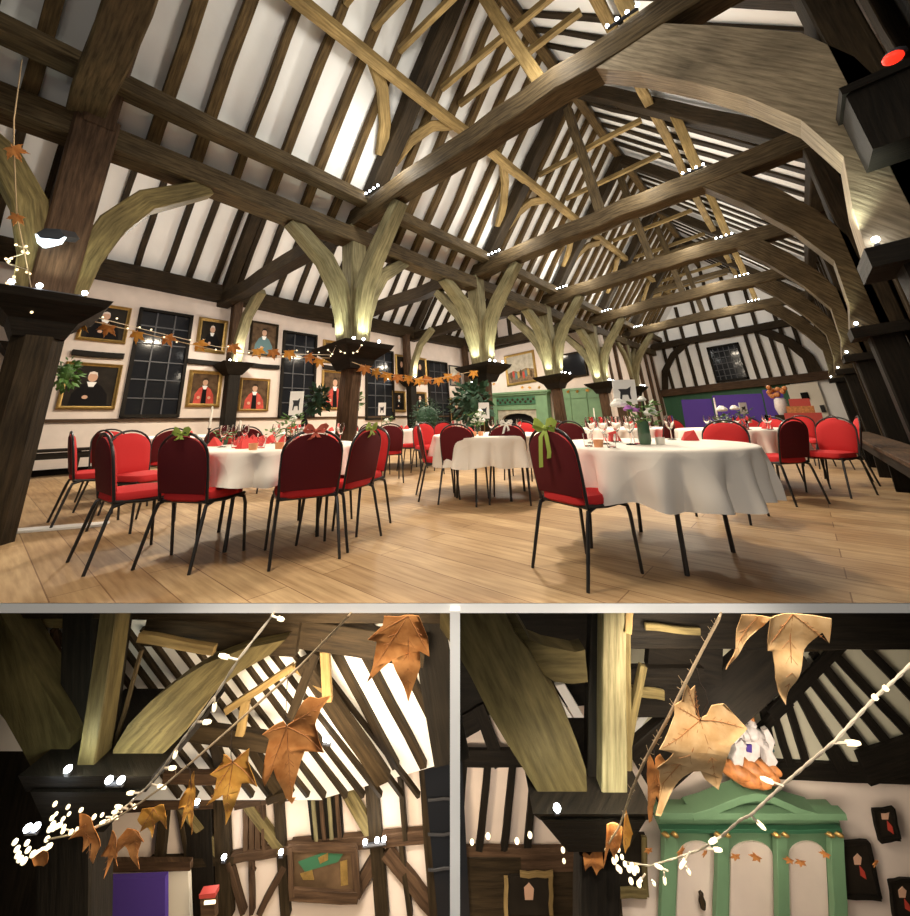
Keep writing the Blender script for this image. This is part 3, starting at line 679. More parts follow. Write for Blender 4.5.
for px, zc, T, a, lb in ((375, 7.2, T6, 0, 'burgundy chair back just right of the garland post'), (388, 6.6, T6, .2, 'burgundy chair half hidden behind the lime bowed sideways chair'), (412, 8.0, T6, .9, 'red chair facing the far table beside the garland post'), (428, 7.4, T3, 0, 'red chair behind the profile chair of the middle table'), (446, 8.4, T3, 0, 'red chair across the middle table near the fir bush'),
                     (520, 6.6, T3, 0, 'red chair on the fireplace side of the middle table'), (566, 6.2, T7, .2, 'burgundy chair just beyond the lime bowed leaning chair'), (579, 5.9, T7, 0, 'burgundy chair behind the tumblers of the nearest table'),
                     (345, 9.2, T8, 0, 'red chair glimpsed past the shaft of the garland post'), (300, 8.9, T8, .4, 'red chair under the window with the menu card'), (600, 8.2, T7, 0, 'red chair in front of the green panelling'), (655, 6.4, T7, .3, 'red chair beyond the flower vase of the nearest table')):
    p = gz(px, zc); chair(p, face(p, T) + a, lb)
def dirchair(a, b, label, swap=False):
    A, Bq = G.onZ(*a, 0), G.onZ(*b, 0); m_ = (A + Bq) / 2; d = (Bq - A).normalized(); nrm = V((-d.y, d.x, 0))
    o = m_ + nrm * .27; chair(V((o.x, o.y, 0)), math.atan2(-nrm.x, nrm.y), label)
dirchair((536, 569), (585, 591), 'red chair with long lime ribbon leaning at the nearest round table')
c13 = gz(717, 4.05); chair(c13, face(c13, T4), 'red chair facing the camera across the nearest round table')
dirchair((797, 507), (829, 504), 'dark backed red chair at the bench side of the table before the purple screens')
vchair(826, 5.0, -152, 'bright red chair front turned sideways near the long bench')
vchair(838, 5.75, -95, 'dark sided red chair standing nearest the long bench')
for px, zc, T, a, lb in ((765, 5.95, T5, 0, 'red chair with seat pushed under the table before the purple screens'), (690, 6.4, T5, 0, 'red chair on the aisle side of the table before the purple screens'), (748, 6.9, T5, 0, 'red chair across the table before the purple screens'), (820, 7.2, V((-1, 9.5, 0)), 0, 'red chair in front of the white far door'), (800, 7.8, V((-1, 9.5, 0)), .3, 'red chair beside the red boxes at the far end')):
    p = gz(px, zc); chair(p, face(p, T) + a, lb)
o0, r0, l0 = CH[0]
chair0 = chair_proto(l0, o0, r0, 'red banquet chairs')
CHAIRS = [chair0]
for o, rz, lb in CH[1:]:
    CHAIRS.append(dup(chair0, o, rz, lb, 'red banquet chairs'))
def chair_pt(c, x, y, z): return Matrix.Translation(c.location) @ rot(c.rotation_euler.z) @ V((x, y, z))
# ---- bows on chairs
def bow(c, label, mat, long=.16, k=1.0):
    p = chair_pt(c, 0, -.275, .895); t = thing('ribbon_bow', label, 'bow', p); M = rot(c.rotation_euler.z).to_3x3()
    def q(x, y, z): return p + M @ V((x, y, z)) * k
    part(t, 'knot', lambda m: m.ball(q(0, -.01, 0), .017 * k, mat, 8))
    def strip(m, pts, w):
        vs = []; n = len(pts)
        for x, y, z, dx, dz in pts: vs += [q(x - dx * w, y, z - dz * w), q(x + dx * w, y, z + dz * w)]
        fs = [(2 * i, 2 * i + 1, 2 * i + 3, 2 * i + 2) for i in range(n - 1)]
        m.add(vs + [v + M @ V((0, .003, 0)) for v in vs], fs + [tuple(2 * n + a for a in reversed(f)) for f in fs], mat)
    for s in (-1, 1):
        part(t, 'loop', lambda m: (strip(m, [(0, -.012, 0, 0, .4), (s * .035, -.03, .03, 0, 1), (s * .075, -.03, .04, .2, 1), (s * .095, -.02, .02, .5, .8), (s * .07, -.008, -.005, 0, .8), (s * .03, -.006, -.005, 0, .6), (0, -.008, 0, 0, .4)], .022)))
        part(t, 'tail', lambda m: (strip(m, [(0, -.014, -.005, .6, 0), (s * .025, -.03, -.05, 1, 0), (s * .035, -.028, -.5 * long - .02, 1, 0), (s * (.05 if s < 0 else .02), -.02, -long * (1 if s < 0 else .75), 1, .2)], .016)))
    return t
bow(CHAIRS[0], 'lime green ribbon bow on the back facing the camera at the near table', 'lime', .06, .8)
bow(CHAIRS[1], 'red ribbon bow topping the chair back at the near table', 'ribbon_red', .07, .9)
bow(CHAIRS[2], 'lime green bow on the sideways chair beside the garland post', 'lime', .08, .9)
IDX = {l: c for (_, _, l), c in zip(CH, CHAIRS)}
bow(IDX['red chair with a pale ribbon, its back to the camera at the middle table'], 'pale pink ribbon hanging on the middle table chair', 'petal_white', .14, .8)
bow(IDX['red chair with long lime ribbon leaning at the nearest round table'], 'lime green bow with long tails on the nearest leaning chair', 'lime', .22, 1.15)
bow(IDX['red chair in profile at the aisle side of the middle round table'], 'pale ribbon bow on the profile chair of the middle table', 'petal_white', .06, .8)

# ---- tables and cloths
def table(k, R, folds, drop, seed):
    c = TABLES[k]; t = thing('round_table', 'round folding table under the cloth of ' + TN[k].replace('the ', '', 1), 'table', c, 'round banquet tables')
    part(t, 'tabletop', lambda m: m.lathe([(.02, .72), (R - .03, .72), (R - .015, .735), (R - .03, .748), (.02, .748)], 'oak_dark', 32, Matrix.Translation(c)))
    a0 = [.5, 2.2, 1.1, .55, .9, .2, 1.4, 2][k - 1]
    for i in range(4):
        a = a0 + i * PI / 2; r = .46
        part(t, 'leg', lambda m: m.tube([c + V((r * math.cos(a), r * math.sin(a), .72)), c + V((r * 1.08 * math.cos(a), r * 1.08 * math.sin(a), 0))], .016, 'black_metal', 8))
    rr = random.Random(seed); ph = rr.uniform(0, 6); m = MB(); n = 180; vs = []; fs = []
    rows = [(0, .757), (.5 * R, .757), (.86 * R, .757), (.97 * R, .756), (R + .005, .75), (R + .014, .738)]
    for r, z in rows: vs += [c + V((r * math.cos(2 * PI * q / n), r * math.sin(2 * PI * q / n), z)) for q in range(n)]
    ND = 9
    for j in range(1, ND + 1):
        s = j / ND
        for q in range(n):
            a = 2 * PI * q / n
            sq = abs(math.cos(2 * a + ph))                       # square cloth on a round top: deeper at the corners
            hem = drop * (.92 + .1 * sq) + .012 * math.sin(11 * a + ph)
            w = math.sin(folds * a + ph + .9 * math.sin(2 * a + ph)) + .5 * math.sin((folds * 1.73) * a + 1.3 * ph)
            w2 = noise.noise(V((math.cos(a) * 3 + seed, math.sin(a) * 3, s * 1.5)))
            r = R + .012 + .015 * s + .056 * (abs(math.sin(folds * .62 * a + ph + .7 * math.sin(3 * a))) * 1.8 - .9 + .35 * w) * s ** .7 + .05 * w2 * s
            vs.append(c + V((r * math.cos(a), r * math.sin(a), .738 - hem * s)))
    nr = len(rows) + ND
    for j in range(nr - 1):
        for q in range(n): fs.append((j * n + q, (j + 1) * n + q, (j + 1) * n + (q + 1) % n, j * n + (q + 1) % n))
    m.add(vs, fs, 'cloth')
    o = build('tablecloth', m, origin=c + V((0, 0, .75)), angle=60)
    tag(o, 'white cloth draped over ' + TN[k], 'tablecloth', 'white tablecloths')
for k, fo, dr_ in ((1, 15, .23), (2, 14, .24), (3, 17, .34), (4, 15, .33), (5, 20, .36), (6, 15, .3), (7, 16, .3), (8, 14, .3)): table(k, .73 if k == 4 else .76, fo, dr_, k * 3 + 1)

# ---- things on the tables
ZTB = .757
def glass_wine(label, p, k=1.0, group=None):
    m = MB(); m.lathe([(.036, 0), (.034, .004), (.006, .01), (.005, .075), (.02, .09), (.036, .12), (.04, .15), (.034, .185), (.032, .185), (.037, .15), (.033, .121), (.017, .094), (.004, .084)], 'glass', 14, Matrix.Translation(p) @ Matrix.Scale(k, 4))
    return tag(build('wine_glass', m, origin=p), label, 'glass', group)
def tumbler(label, p, group=None, k=1.0):
    m = MB(); m.lathe([(.028, 0), (.036, .09), (.033, .09), (.026, .008), (.001, .008)], 'glass', 14, Matrix.Translation(p) @ Matrix.Scale(k, 4))
    return tag(build('tumbler', m, origin=p), label, 'glass', group)
def tealight(label, p, group=None, mat='peach'):
    t = thing('tealight_holder', label, 'candle holder', p, group)
    part(t, 'holder', lambda m: m.lathe([(.03, 0), (.036, .05), (.033, .05), (.028, .012), (.001, .012)], mat, 14, Matrix.Translation(p)))
    part(t, 'candle', lambda m: m.lathe([(.022, .013), (.022, .03), (.001, .03)], 'wax', 10, Matrix.Translation(p)))
    return t
def napkin(label, p, a, group=None):
    m = MB(); M = Matrix.Translation(p) @ rot(a)
    m.add([(-.06, -.05, .002), (.06, -.05, .002), (.06, .05, .002), (-.06, .05, .002), (-.03, 0, .07), (.04, -.01, .085), (0, .03, .05)], [(3, 2, 1, 0), (0, 1, 5, 4), (1, 2, 5), (2, 3, 6), (3, 0, 4), (4, 5, 6), (5, 2, 6), (4, 6, 3)], 'napkin', M=M)
    return tag(build('napkin', m, origin=p, smooth=False), label, 'napkin', group)
def card(label, p, a, w=.11, h=.16, z=.0, sign=False, stick=0, pic=True):
    t = thing('table_card', label, 'card', p); M = Matrix.Translation(p) @ rot(a)
    if stick:
        part(t, 'stick', lambda m: m.tube([M @ V((0, 0, 0)), M @ V((.0, 0, stick))], .006, 'oak_yellow', 6))
    z0 = stick if stick else .0
    part(t, 'panel', lambda m: m.box((-w / 2, -.004, z0), (w / 2, .004, z0 + h), 'white_card', M), smooth=False)
    if pic:
        part(t, 'picture', lambda m: m.prism([M @ V((x * w, -.0055, z0 + h * zz)) for x, zz in ((-.25, .2), (-.2, .5), (-.28, .62), (.1, .62), (.28, .72), (.22, .45), (.25, .2), (.17, .2), (.12, .38), (-.12, .38), (-.17, .2))], (M.to_3x3() @ V((0, .001, 0))), 'ink'), smooth=False)
    return t
def flowers(label, p, blooms, stems=8, h=.2, vase='glass_green', vr=.04, vh=.17, leafy=30, seed=1):
    t = thing('flower_vase', label, 'flowers', p); rr = random.Random(seed)
    part(t, 'vase', lambda m: m.lathe([(vr * .8, 0), (vr, .03), (vr * .9, vh), (vr * .8, vh), (vr * .85, .03), (.001, .02)], vase, 16, Matrix.Translation(p)))
    def fol(m):
        for i in range(leafy):
            a = rr.uniform(0, 2 * PI); r = rr.uniform(.01, .1); z = vh + rr.uniform(-.03, h * .8); c = p + V((math.cos(a) * r, math.sin(a) * r, z)); d = V((math.cos(a), math.sin(a), rr.uniform(-.3, .8))).normalized(); s = d.cross(V((0, 0, 1))).normalized(); l = rr.uniform(.04, .08); w = l * .28; u = s.cross(d) * .006
            m.add([c, c + d * l * .5 + s * w + u, c + d * l, c + d * l * .5 - s * w + u, c + d * l * .5 - u], [(0, 1, 4), (1, 2, 4), (2, 3, 4), (3, 0, 4), (0, 3, 1), (1, 3, 2)], 'leaf_green')
    part(t, 'foliage', fol)
    for x, y, z, r, mt in blooms:
        c = p + V((x, y, z))
        part(t, 'stem', lambda m: m.tube([p + V((x * .1, y * .1, vh * .5)), c.lerp(p, .4) + V((0, 0, .05)), c], .003, 'leaf_green', 5))
        def bl(m):
            for j in range(3):
                k = 7 - j * 2
                for i in range(k):
                    a = 2 * PI * i / k + j * .5; q = .62 * (1 - j * .3)
                    m.ball(c + V((math.cos(a) * r * q, math.sin(a) * r * q, r * (-.1 + .28 * j))), r * (.55 - .06 * j), mt, 6, (1, 1, .7))
        part(t, 'bloom', bl, label='white bloom' if mt == 'petal_white' else 'purple bloom')
    return t
def bottle(label, p):
    t = thing('bottle', label, 'bottle', p)
    part(t, 'body', lambda m: m.lathe([(.036, 0), (.038, .01), (.038, .18), (.03, .215), (.014, .245), (.0135, .3), (.001, .3)], 'robe_black', 16, Matrix.Translation(p)))
    part(t, 'paper_label', lambda m: m.lathe([(.0386, .06), (.0386, .14)], 'white_card', 16, Matrix.Translation(p)))
    return t
def candlestick(label, p, h, stick='black_metal', sh=.12):
    t = thing('candlestick', label, 'candle', p)
    part(t, 'holder', lambda m: m.lathe([(.045, 0), (.045, .008), (.01, .02), (.008, sh - .02), (.018, sh), (.001, sh)], stick, 14, Matrix.Translation(p)))
    part(t, 'candle', lambda m: m.lathe([(.011, sh), (.009, sh + h), (.001, sh + h + .006)], 'wax', 10, Matrix.Translation(p)))
    return t
def on(k, px, zc):                       # a spot on table k seen at column px
    q = gdeep(px, 440, zc); q = V((q.x, q.y, ZTB)); d = q - TABLES[k]; d.z = 0
    if d.length > .68: q -= d * (1 - .68 / d.length)
    return V((q.x, q.y, ZTB))
CAMR = math.atan2(FWD.x, FWD.y)          # heading of the view
aC = -CAMR
# nearest table
g4 = 'tumblers on the nearest round table'
for px, zc, lb in ((588, 2.86, 'clear tumbler at the leaning chair end of the nearest table'), (611, 2.72, 'clear tumbler beside the peach tealight on the nearest table'), (638, 3.0, 'clear tumbler just before the green vase on the nearest table')): tumbler(lb, on(4, px, zc))
for px, zc, lb in ((631, 2.95, 'large wine glass against the green vase on the nearest table'), (604, 3.05, 'wine glass behind the peach tealight on the nearest table'), (592, 3.2, 'wine glass nearest the fireplace side of the nearest table'), (618, 3.25, 'wine glass behind the tumblers of the nearest table'), (672, 3.45, 'wine glass right of the yellow candle on the nearest table')): glass_wine(lb, on(4, px, zc), 1.1)
tealight('peach glass tealight on the nearest round table', on(4, 598, 2.8)); tealight('pale yellow tealight right of the vase on the nearest table', on(4, 660, 2.95), mat='wax')
flowers('green glass vase with white and purple flowers on the nearest table', on(4, 645, 2.95), [(-.17, .02, .3, .055, 'petal_white'), (-.08, -.03, .26, .035, 'petal_purple'), (-.03, -.01, .25, .03, 'petal_purple'), (.06, .03, .23, .045, 'petal_white'), (.0, .06, .33, .03, 'petal_white')], h=.16, vr=.045, leafy=50, seed=3)
card('white sign card with a dark animal picture on a stick at the nearest table', on(4, 631, 3.2), aC, .19, .2, stick=.3)
for px, zc, a, lb in ((690, 3.3, .4, 'red napkin at the far edge of the nearest table'), (612, 3.4, 1, 'red napkin behind the wine glasses of the nearest table')): napkin(lb, on(4, px, zc), a)
# near table by the portrait wall
for i, (px, zc) in enumerate(((223, 3.5), (236, 3.4), (244, 3.9), (262, 3.3), (275, 3.95), (288, 3.3), (300, 3.5), (322, 3.9), (340, 3.8), (255, 4.2), (232, 4.1))):
    tumbler('clear tumbler among the settings of the near round table', on(1, px, zc), 'tumblers on the near round table') if i % 2 else glass_wine('clear wine glass among the settings of the near round table', on(1, px, zc), 1.0, 'wine glasses on the near round table')
for i, (px, zc) in enumerate(((240, 3.75), (228, 3.95), (256, 3.55), (270, 4.1), (250, 4.3), (318, 4.2), (332, 4.0), (216, 3.7), (262, 3.9), (236, 4.25), (246, 3.3), (284, 4.2), (300, 4.0))): napkin('folded red napkin among the settings of the near round table', on(1, px, zc), i * .8, 'red napkins on the near round table')
tealight('peach tealight at the camera edge of the near round table', on(1, 254, 3.12)); tealight('peach tealight under the flowers of the near round table', on(1, 280, 3.18))
candlestick('tall thin white candle in black candlestick on the near round table', on(1, 204, 3.8), .2, sh=.16)
candlestick('short fat white candle by the green sprig on the near table', on(1, 226, 4.25), .1)
flowers('low green sprig in a pot on the near round table', on(1, 224, 3.9), [], vr=.04, vh=.05, leafy=26, h=.08, seed=5)
flowers('clear vase of white flowers and greenery on the near round table', on(1, 290, 3.75), [(.03, .0, .24, .03, 'petal_white'), (-.05, .03, .22, .03, 'petal_white')], vase='glass', vr=.05, vh=.14, leafy=46, h=.16, seed=6)
flowers('bushy green sprig among the glasses of the near table', on(1, 272, 4.3), [], vr=.03, vh=.06, leafy=24, h=.08, seed=7)
card('white menu card with dark figures standing on the near round table', on(1, 293, 4.0), aC, .14, .24, stick=.27)
bottle('dark wine bottle on the near round table', on(1, 303, 4.2))
# middle table
card('white table card with dark picture before the green fireplace', on(3, 485, 5.5), aC, .15, .22, stick=.2)
flowers('vase of white roses on the middle round table', on(3, 478, 5.3), [(0, 0, .24, .05, 'petal_white'), (.06, .02, .18, .045, 'petal_white'), (-.06, 0, .17, .045, 'petal_white'), (.01, .05, .3, .04, 'petal_white')], vase='glass', vr=.05, vh=.12, leafy=50, h=.2, seed=8)
for i, (px, zc) in enumerate(((467, 4.85), (474, 4.8), (481, 4.85))): tealight('peach tealight in the row on the middle round table', on(3, px, zc), 'peach tealights on the middle round table')
for i, (px, zc) in enumerate(((455, 5.0), (463, 5.3), (492, 4.9), (500, 5.2), (510, 5.0), (520, 5.3), (505, 5.6))):
    glass_wine('clear wine glass among the settings of the middle table', on(3, px, zc), 1.0, 'wine glasses on the middle table')
for i, (px, zc) in enumerate(((460, 5.5), (498, 5.55), (515, 5.5), (470, 5.8))): napkin('folded red napkin among the settings of the middle table', on(3, px, zc), i, 'red napkins on the middle table')
candlestick('white candle glowing pale against the green panelling', on(7, 597, 6.9), .2, sh=.14)
flowers('green sprig with white buds before the green panelling', on(7, 590, 6.8), [(.05, 0, .14, .03, 'petal_white')], vase='glass', vr=.04, vh=.08, leafy=26, h=.1, seed=9)
# table before the purple screens
candlestick('very tall white taper candle before the purple screens', on(5, 706, 4.9), .3, sh=.12)
flowers('vase with one round white bloom before the purple screens', on(5, 717, 4.75), [(0, 0, .27, .06, 'petal_white')], vase='glass', vr=.04, vh=.1, leafy=44, h=.12, seed=10)
flowers('vase with a drooping white lily before the purple screens', on(5, 752, 5.0), [(-.08, 0, .28, .05, 'petal_white')], vase='glass', vr=.04, vh=.12, leafy=24, h=.16, seed=12)
card('small white picture card before the purple screens', on(5, 750, 5.2), aC, .1, .15, stick=.2)
for i, (px, zc) in enumerate(((697, 5.0), (708, 5.4), (735, 4.8), (742, 5.1), (760, 4.85), (770, 5.2), (780, 5.0), (728, 5.4))):
    glass_wine('clear wine glass among the settings before the purple screens', on(5, px, zc), 1.0, 'wine glasses before the purple screens')
for i, (px, zc) in enumerate(((690, 5.1), (745, 5.3), (738, 4.65), (770, 5.4))): napkin('folded red napkin before the purple screens', on(5, px, zc), i, 'red napkins before the purple screens')
for i, (px, zc) in enumerate(((628, 6.6), (640, 6.8), (652, 6.7), (612, 6.9), (634, 7.2))):
    glass_wine('clear wine glass on the far table by the green panelling', on(7, px, zc), 1.1, 'wine glasses on the far table')
for i, (px, zc) in enumerate(((646, 6.8), (636, 6.6), (618, 7.0))): napkin('folded red napkin on the far table by the green panelling', on(7, px, zc), i, 'red napkins on the far table')
flowers('white flowers and sprig on the far table beside the garland post', on(6, 386, 8.4), [(0, 0, .2, .05, 'petal_white')], vase='glass', vr=.05, vh=.1, leafy=40, h=.2, seed=14)
card('white table card right of the garland post', on(6, 381, 8.3), aC, .16, .26, stick=.3)
card('white card in front of the low portrait behind the garland post', on(8, 364, 7.9), aC, .15, .25, stick=.25, pic=False)
for i, (px, zc) in enumerate(((390, 8.2), (400, 8.3), (406, 8.6), (377, 8.5))): napkin('folded red napkin on the far table beside the garland post', on(6, px, zc), i, 'red napkins on the garland post table')
for i, (px, zc) in enumerate(((310, 7.8), (320, 7.6), (330, 7.9), (300, 8.0))): napkin('folded red napkin on the aisle table behind the garland post', on(8, px, zc), i, 'red napkins on the aisle table')
for i, (px, zc) in enumerate(((165, 6.3), (180, 6.4), (188, 6.6))): napkin('folded red napkin on the hidden table in the side aisle', on(2, px, zc), i, 'red napkins on the hidden table')

# ---- benches
def bench(label, a, b, w, h, nrm, mat='oak_brown', group=None):
    a, b = V(a), V(b); c = (a + b) / 2; t = thing('bench', label, 'bench', V((c.x, c.y, 0)))
    part(t, 'seat', lambda m: m.sweep([a + V((0, 0, h - .025)), a.lerp(b, .5) + V((0, 0, h - .025)), b + V((0, 0, h - .025))], w, .05, mat))
    d = (b - a).normalized(); L_ = (b - a).length
    part(t, 'apron', lambda m: m.sweep([a + nrm * w * .4 + V((0, 0, h - .12)), b + nrm * w * .4 + V((0, 0, h - .12))], .03, .12, 'oak_black'))
    k = max(2, int(L_ / 1.3))
    for i in range(k + 1):
        p = a + d * (.05 + (L_ - .1) * i / k)
        part(t, 'support', lambda m: m.sweep([p, p + V((0, 0, h - .05))], w * .85, .06, 'oak_black', up=d))
    return t
bench('long dark oak bench running along the boarded wall', (.84, 4.6, 0), (.84, 13.6, 0), .4, .5, V((-1, 0, 0)))
bench('dark bench under the nearest portraits by the dark post', (-11.3, -1.5, 0), (-11.3, 3.0, 0), .4, .52, V((1, 0, 0)), 'oak_black')
# white cable cover strip lying on the floor by the near post
ca, cb_ = G.onZ(8, 533, 0), G.onZ(106, 525, 0)
m = MB(); m.sweep([ca + V((0, 0, .012)), cb_ + V((0, 0, .012))], .15, .02, 'white_card'); tag(build('floor_strip', m), 'pale strip lying on the floor by the near dark post', 'strip')

# ---- portraits on the portrait wall
def picture(label, lo, hi, kind, fw=.07, fmat='gold', wall='x', plane=XL):
    def pt(u, z, d): return PB(plane + d, u, z) if wall == 'x' else PB(u, plane - d, z)
    c = pt((lo[0] + hi[0]) / 2, lo[1], .02)
    t = thing('framed_picture', label, 'painting', c)
    u0, u1, z0, z1 = lo[0], hi[0], lo[1], hi[1]
    def ring(k, d): return [pt(u0 + k, z0 + k, d), pt(u1 - k, z0 + k, d), pt(u1 - k, z1 - k, d), pt(u0 + k, z1 - k, d)]
    def fr(m):
        prof = [(0, .0), (0, .06), (fw * .35, .09), (fw * .7, .06), (fw, .05), (fw, .02)]
        vs = []; [vs.extend(ring(k, d)) for k, d in prof]
        fs = [(j * 4 + i, j * 4 + (i + 1) % 4, (j + 1) * 4 + (i + 1) % 4, (j + 1) * 4 + i) for j in range(len(prof) - 1) for i in range(4)]
        m.add(vs, fs, fmat)
    part(t, 'frame', fr, smooth=False)
    W, H = u1 - u0 - 2 * fw, z1 - z0 - 2 * fw
    def P(x, y, d): return pt(u0 + fw + W * x, z0 + fw + H * y, d)
    def cv(m):
        bg = {'black': 'paint_dark', 'red': 'paint_brown', 'teal': 'paint_brown', 'land': 'paint_sky', 'dark': 'paint_dark', 'window': 'black_glass'}[kind]
        m.add([P(0, 0, .028), P(1, 0, .028), P(1, 1, .028), P(0, 1, .028)], [(0, 1, 2, 3)], bg)
        def poly(pts, mt, d): m.add([P(x, y, d) for x, y in pts], [tuple(range(len(pts)))], mt)
        def oval(cx, cy, rx, ry, mt, d, n=14): poly([(cx + rx * math.cos(2 * PI * i / n), cy + ry * math.sin(2 * PI * i / n)) for i in range(n)], mt, d)
        if kind in ('black', 'red', 'teal'):
            rb = {'black': 'robe_black', 'red': 'robe_red', 'teal': 'paint_teal'}[kind]
            poly([(.12, 0), (.15, .3), (.28, .5), (.42, .58), (.58, .58), (.72, .5), (.86, .3), (.9, 0)], rb, .03)
            if kind == 'red': poly([(.4, 0), (.42, .5), (.5, .55), (.58, .5), (.6, 0)], 'robe_black', .031); oval(.3, .2, .06, .05, 'skin', .033); oval(.7, .2, .06, .05, 'skin', .033)
            else: oval(.42, .22, .06, .045, 'skin', .033)
            poly([(.4, .6), (.6, .6), (.55, .48), (.45, .48)], 'white_card', .032)
            oval(.5, .72, .1 if W > .6 else .12, .12, 'skin', .034); poly([(.4, .74), (.42, .84), (.5, .87), (.58, .84), (.6, .74), (.56, .8), (.44, .8)], 'wall_plaster' if kind == 'black' else 'oak_dark', .035)
        elif kind == 'land':
            poly([(0, 0), (0, .38), (.25, .45), (.4, .38), (.7, .48), (1, .4), (1, 0)], 'paint_land', .03)
            for i in range(9): oval(.12 + i * .095, .28 + .05 * math.sin(i * 2.1), .045, .14, ['paint_brown', 'robe_red', 'paint_teal', 'gold'][i % 4], .031 + i * .0003, 9)
        elif kind == 'dark':
            oval(.5, .66, .13, .13, 'skin', .032); poly([(.2, 0), (.3, .45), (.5, .55), (.7, .45), (.8, 0)], 'robe_black', .03)
    part(t, 'canvas', cv, smooth=False)
    return t
def ppic(label, kind, x0, y0, x1, y1, fw=.08, fmat='gold'):
    lo, hi = wallrect(x0, y0, x1, y1); return picture(label, lo, hi, kind, fw, fmat)
picture('large dark portrait of a seated bearded figure below the garland, nearest the dark post', (1.05, 2.18), (2.02, 3.2), 'black', .07)
picture('small portrait of an old person in black above the large dark one', (1.1, 3.7), (1.98, 4.6), 'black', .07)
picture('gold framed portrait of a person in black, upper row by the wall post', (3.45, 3.7), (4.18, 4.66), 'black', .09)
picture('gold framed portrait of a figure in red robes under the upper gold frame', (3.4, 2.25), (4.2, 3.2), 'red', .09)
picture('dark framed portrait of a figure in teal coat, upper row', (4.82, 3.75), (5.66, 4.8), 'teal', .06, 'oak_dark')
picture('portrait of a seated figure in bright red robes beside the black wall post', (4.68, 2.15), (5.52, 3.08), 'red', .06, 'gold')
picture('portrait with an orange robed figure half behind the garland post', (7.25, 2.2), (8.25, 3.5), 'red', .07)
picture('gold framed picture above the orange robed portrait', (7.25, 3.75), (8.25, 4.55), 'red', .09)
ppic('gold edged upper picture right of the window with pale panes', 'dark', 395, 355, 407, 382)
ppic('narrow upper picture beside the second wall post', 'dark', 413, 358, 426, 384)
ppic('low dark portrait left of the second black wall post', 'black', 392, 391, 405, 412)
ppic('low dark portrait right of the second black wall post', 'black', 413, 392, 426, 412)
ppic('low dark picture in the fireplace corner', 'dark', 449, 398, 463, 420)
ppic('pale framed print above the low picture in the fireplace corner', 'land', 449, 366, 460, 386, .05, 'black_metal')
for (y0, y1, z, lb) in ((1.1, 2.0, 3.4, 'dark picture light ledge above the large dark portrait'), (3.3, 4.15, 3.42, 'dark picture light ledge above the red robed portrait'), (4.75, 5.75, 3.45, 'dark picture light ledge under the teal coat portrait'), (7.25, 8.3, 3.6, 'dark ledge under the gold picture behind the garland post')):
    m = MB(); m.beam(PB(XL + .05, y0, z), PB(XL + .05, y1, z), .1, .12, 'oak_black', BU, seg=2); tag(build('wall_ledge', m), lb, 'ledge')
picture('gold framed landscape painting with figures above the green fireplace', (-10.1, 3.1), (-8.5, 4.52), 'land', .11, 'gold', 'y', YF)
picture('dark green landscape painting right of the fireplace painting', (-7.4, 3.0), (-6.2, 4.05), 'window', .07, 'oak_dark', 'y', YF)

# ---- green fireplace
t = thing('fireplace', 'green painted fireplace surround with black arched opening', 'fireplace', V((-9.65, YF - .2, 0)))
Mf = Matrix.Translation((-9.65, YF - .35, 0))
part(t, 'surround', lambda m: (m.box((-1.55, 0, 0), (-1.0, .3, 1.9), 'green_paint', Mf), m.box((1.0, 0, 0), (1.55, .3, 1.9), 'green_paint', Mf), m.box((-1.0, .02, 1.28), (1.0, .3, 1.9), 'green_paint', Mf)), smooth=False)
part(t, 'mantel_shelf', lambda m: (m.box((-1.7, -.14, 1.98), (1.7, .3, 2.05), 'green_paint', Mf), m.box((-1.62, -.08, 1.9), (1.62, .3, 1.98), 'green_paint', Mf)), smooth=False)
part(t, 'frieze', lambda m: (m.box((-1.0, -.02, 1.5), (1.0, .03, 1.82), 'green_board', Mf), [m.ball(V((-9.65 - .92 + i * .131, YF - .37, 1.66 + .05 * (-1) ** i)), .06, 'oak_dark', 6, (1, .4, 1)) for i in range(15)]))
def arch(m):
    pts = [(-1.0, 0), (-1.0, .8)] + [(-.78, .8), (-.78, .95), (-.6, 1.06), (-.3, 1.12), (0, 1.14), (.3, 1.12), (.6, 1.06), (.78, .95), (.78, .8)][0:0] + [(-1.0, 1.28), (1.0, 1.28), (1.0, 0), (.82, 0), (.82, .85), (.7, 1.0), (.4, 1.1), (0, 1.13), (-.4, 1.1), (-.7, 1.0), (-.82, .85), (-.82, 0)]
    m.prism([Mf @ V((x, .08, z)) for x, z in pts], V((0, .2, 0)), 'paint_sky')
part(t, 'stone_arch', arch, smooth=False)
part(t, 'firebox', lambda m: m.box((-.9, .24, 0), (.9, .3, 1.2), 'robe_black', Mf), smooth=False)

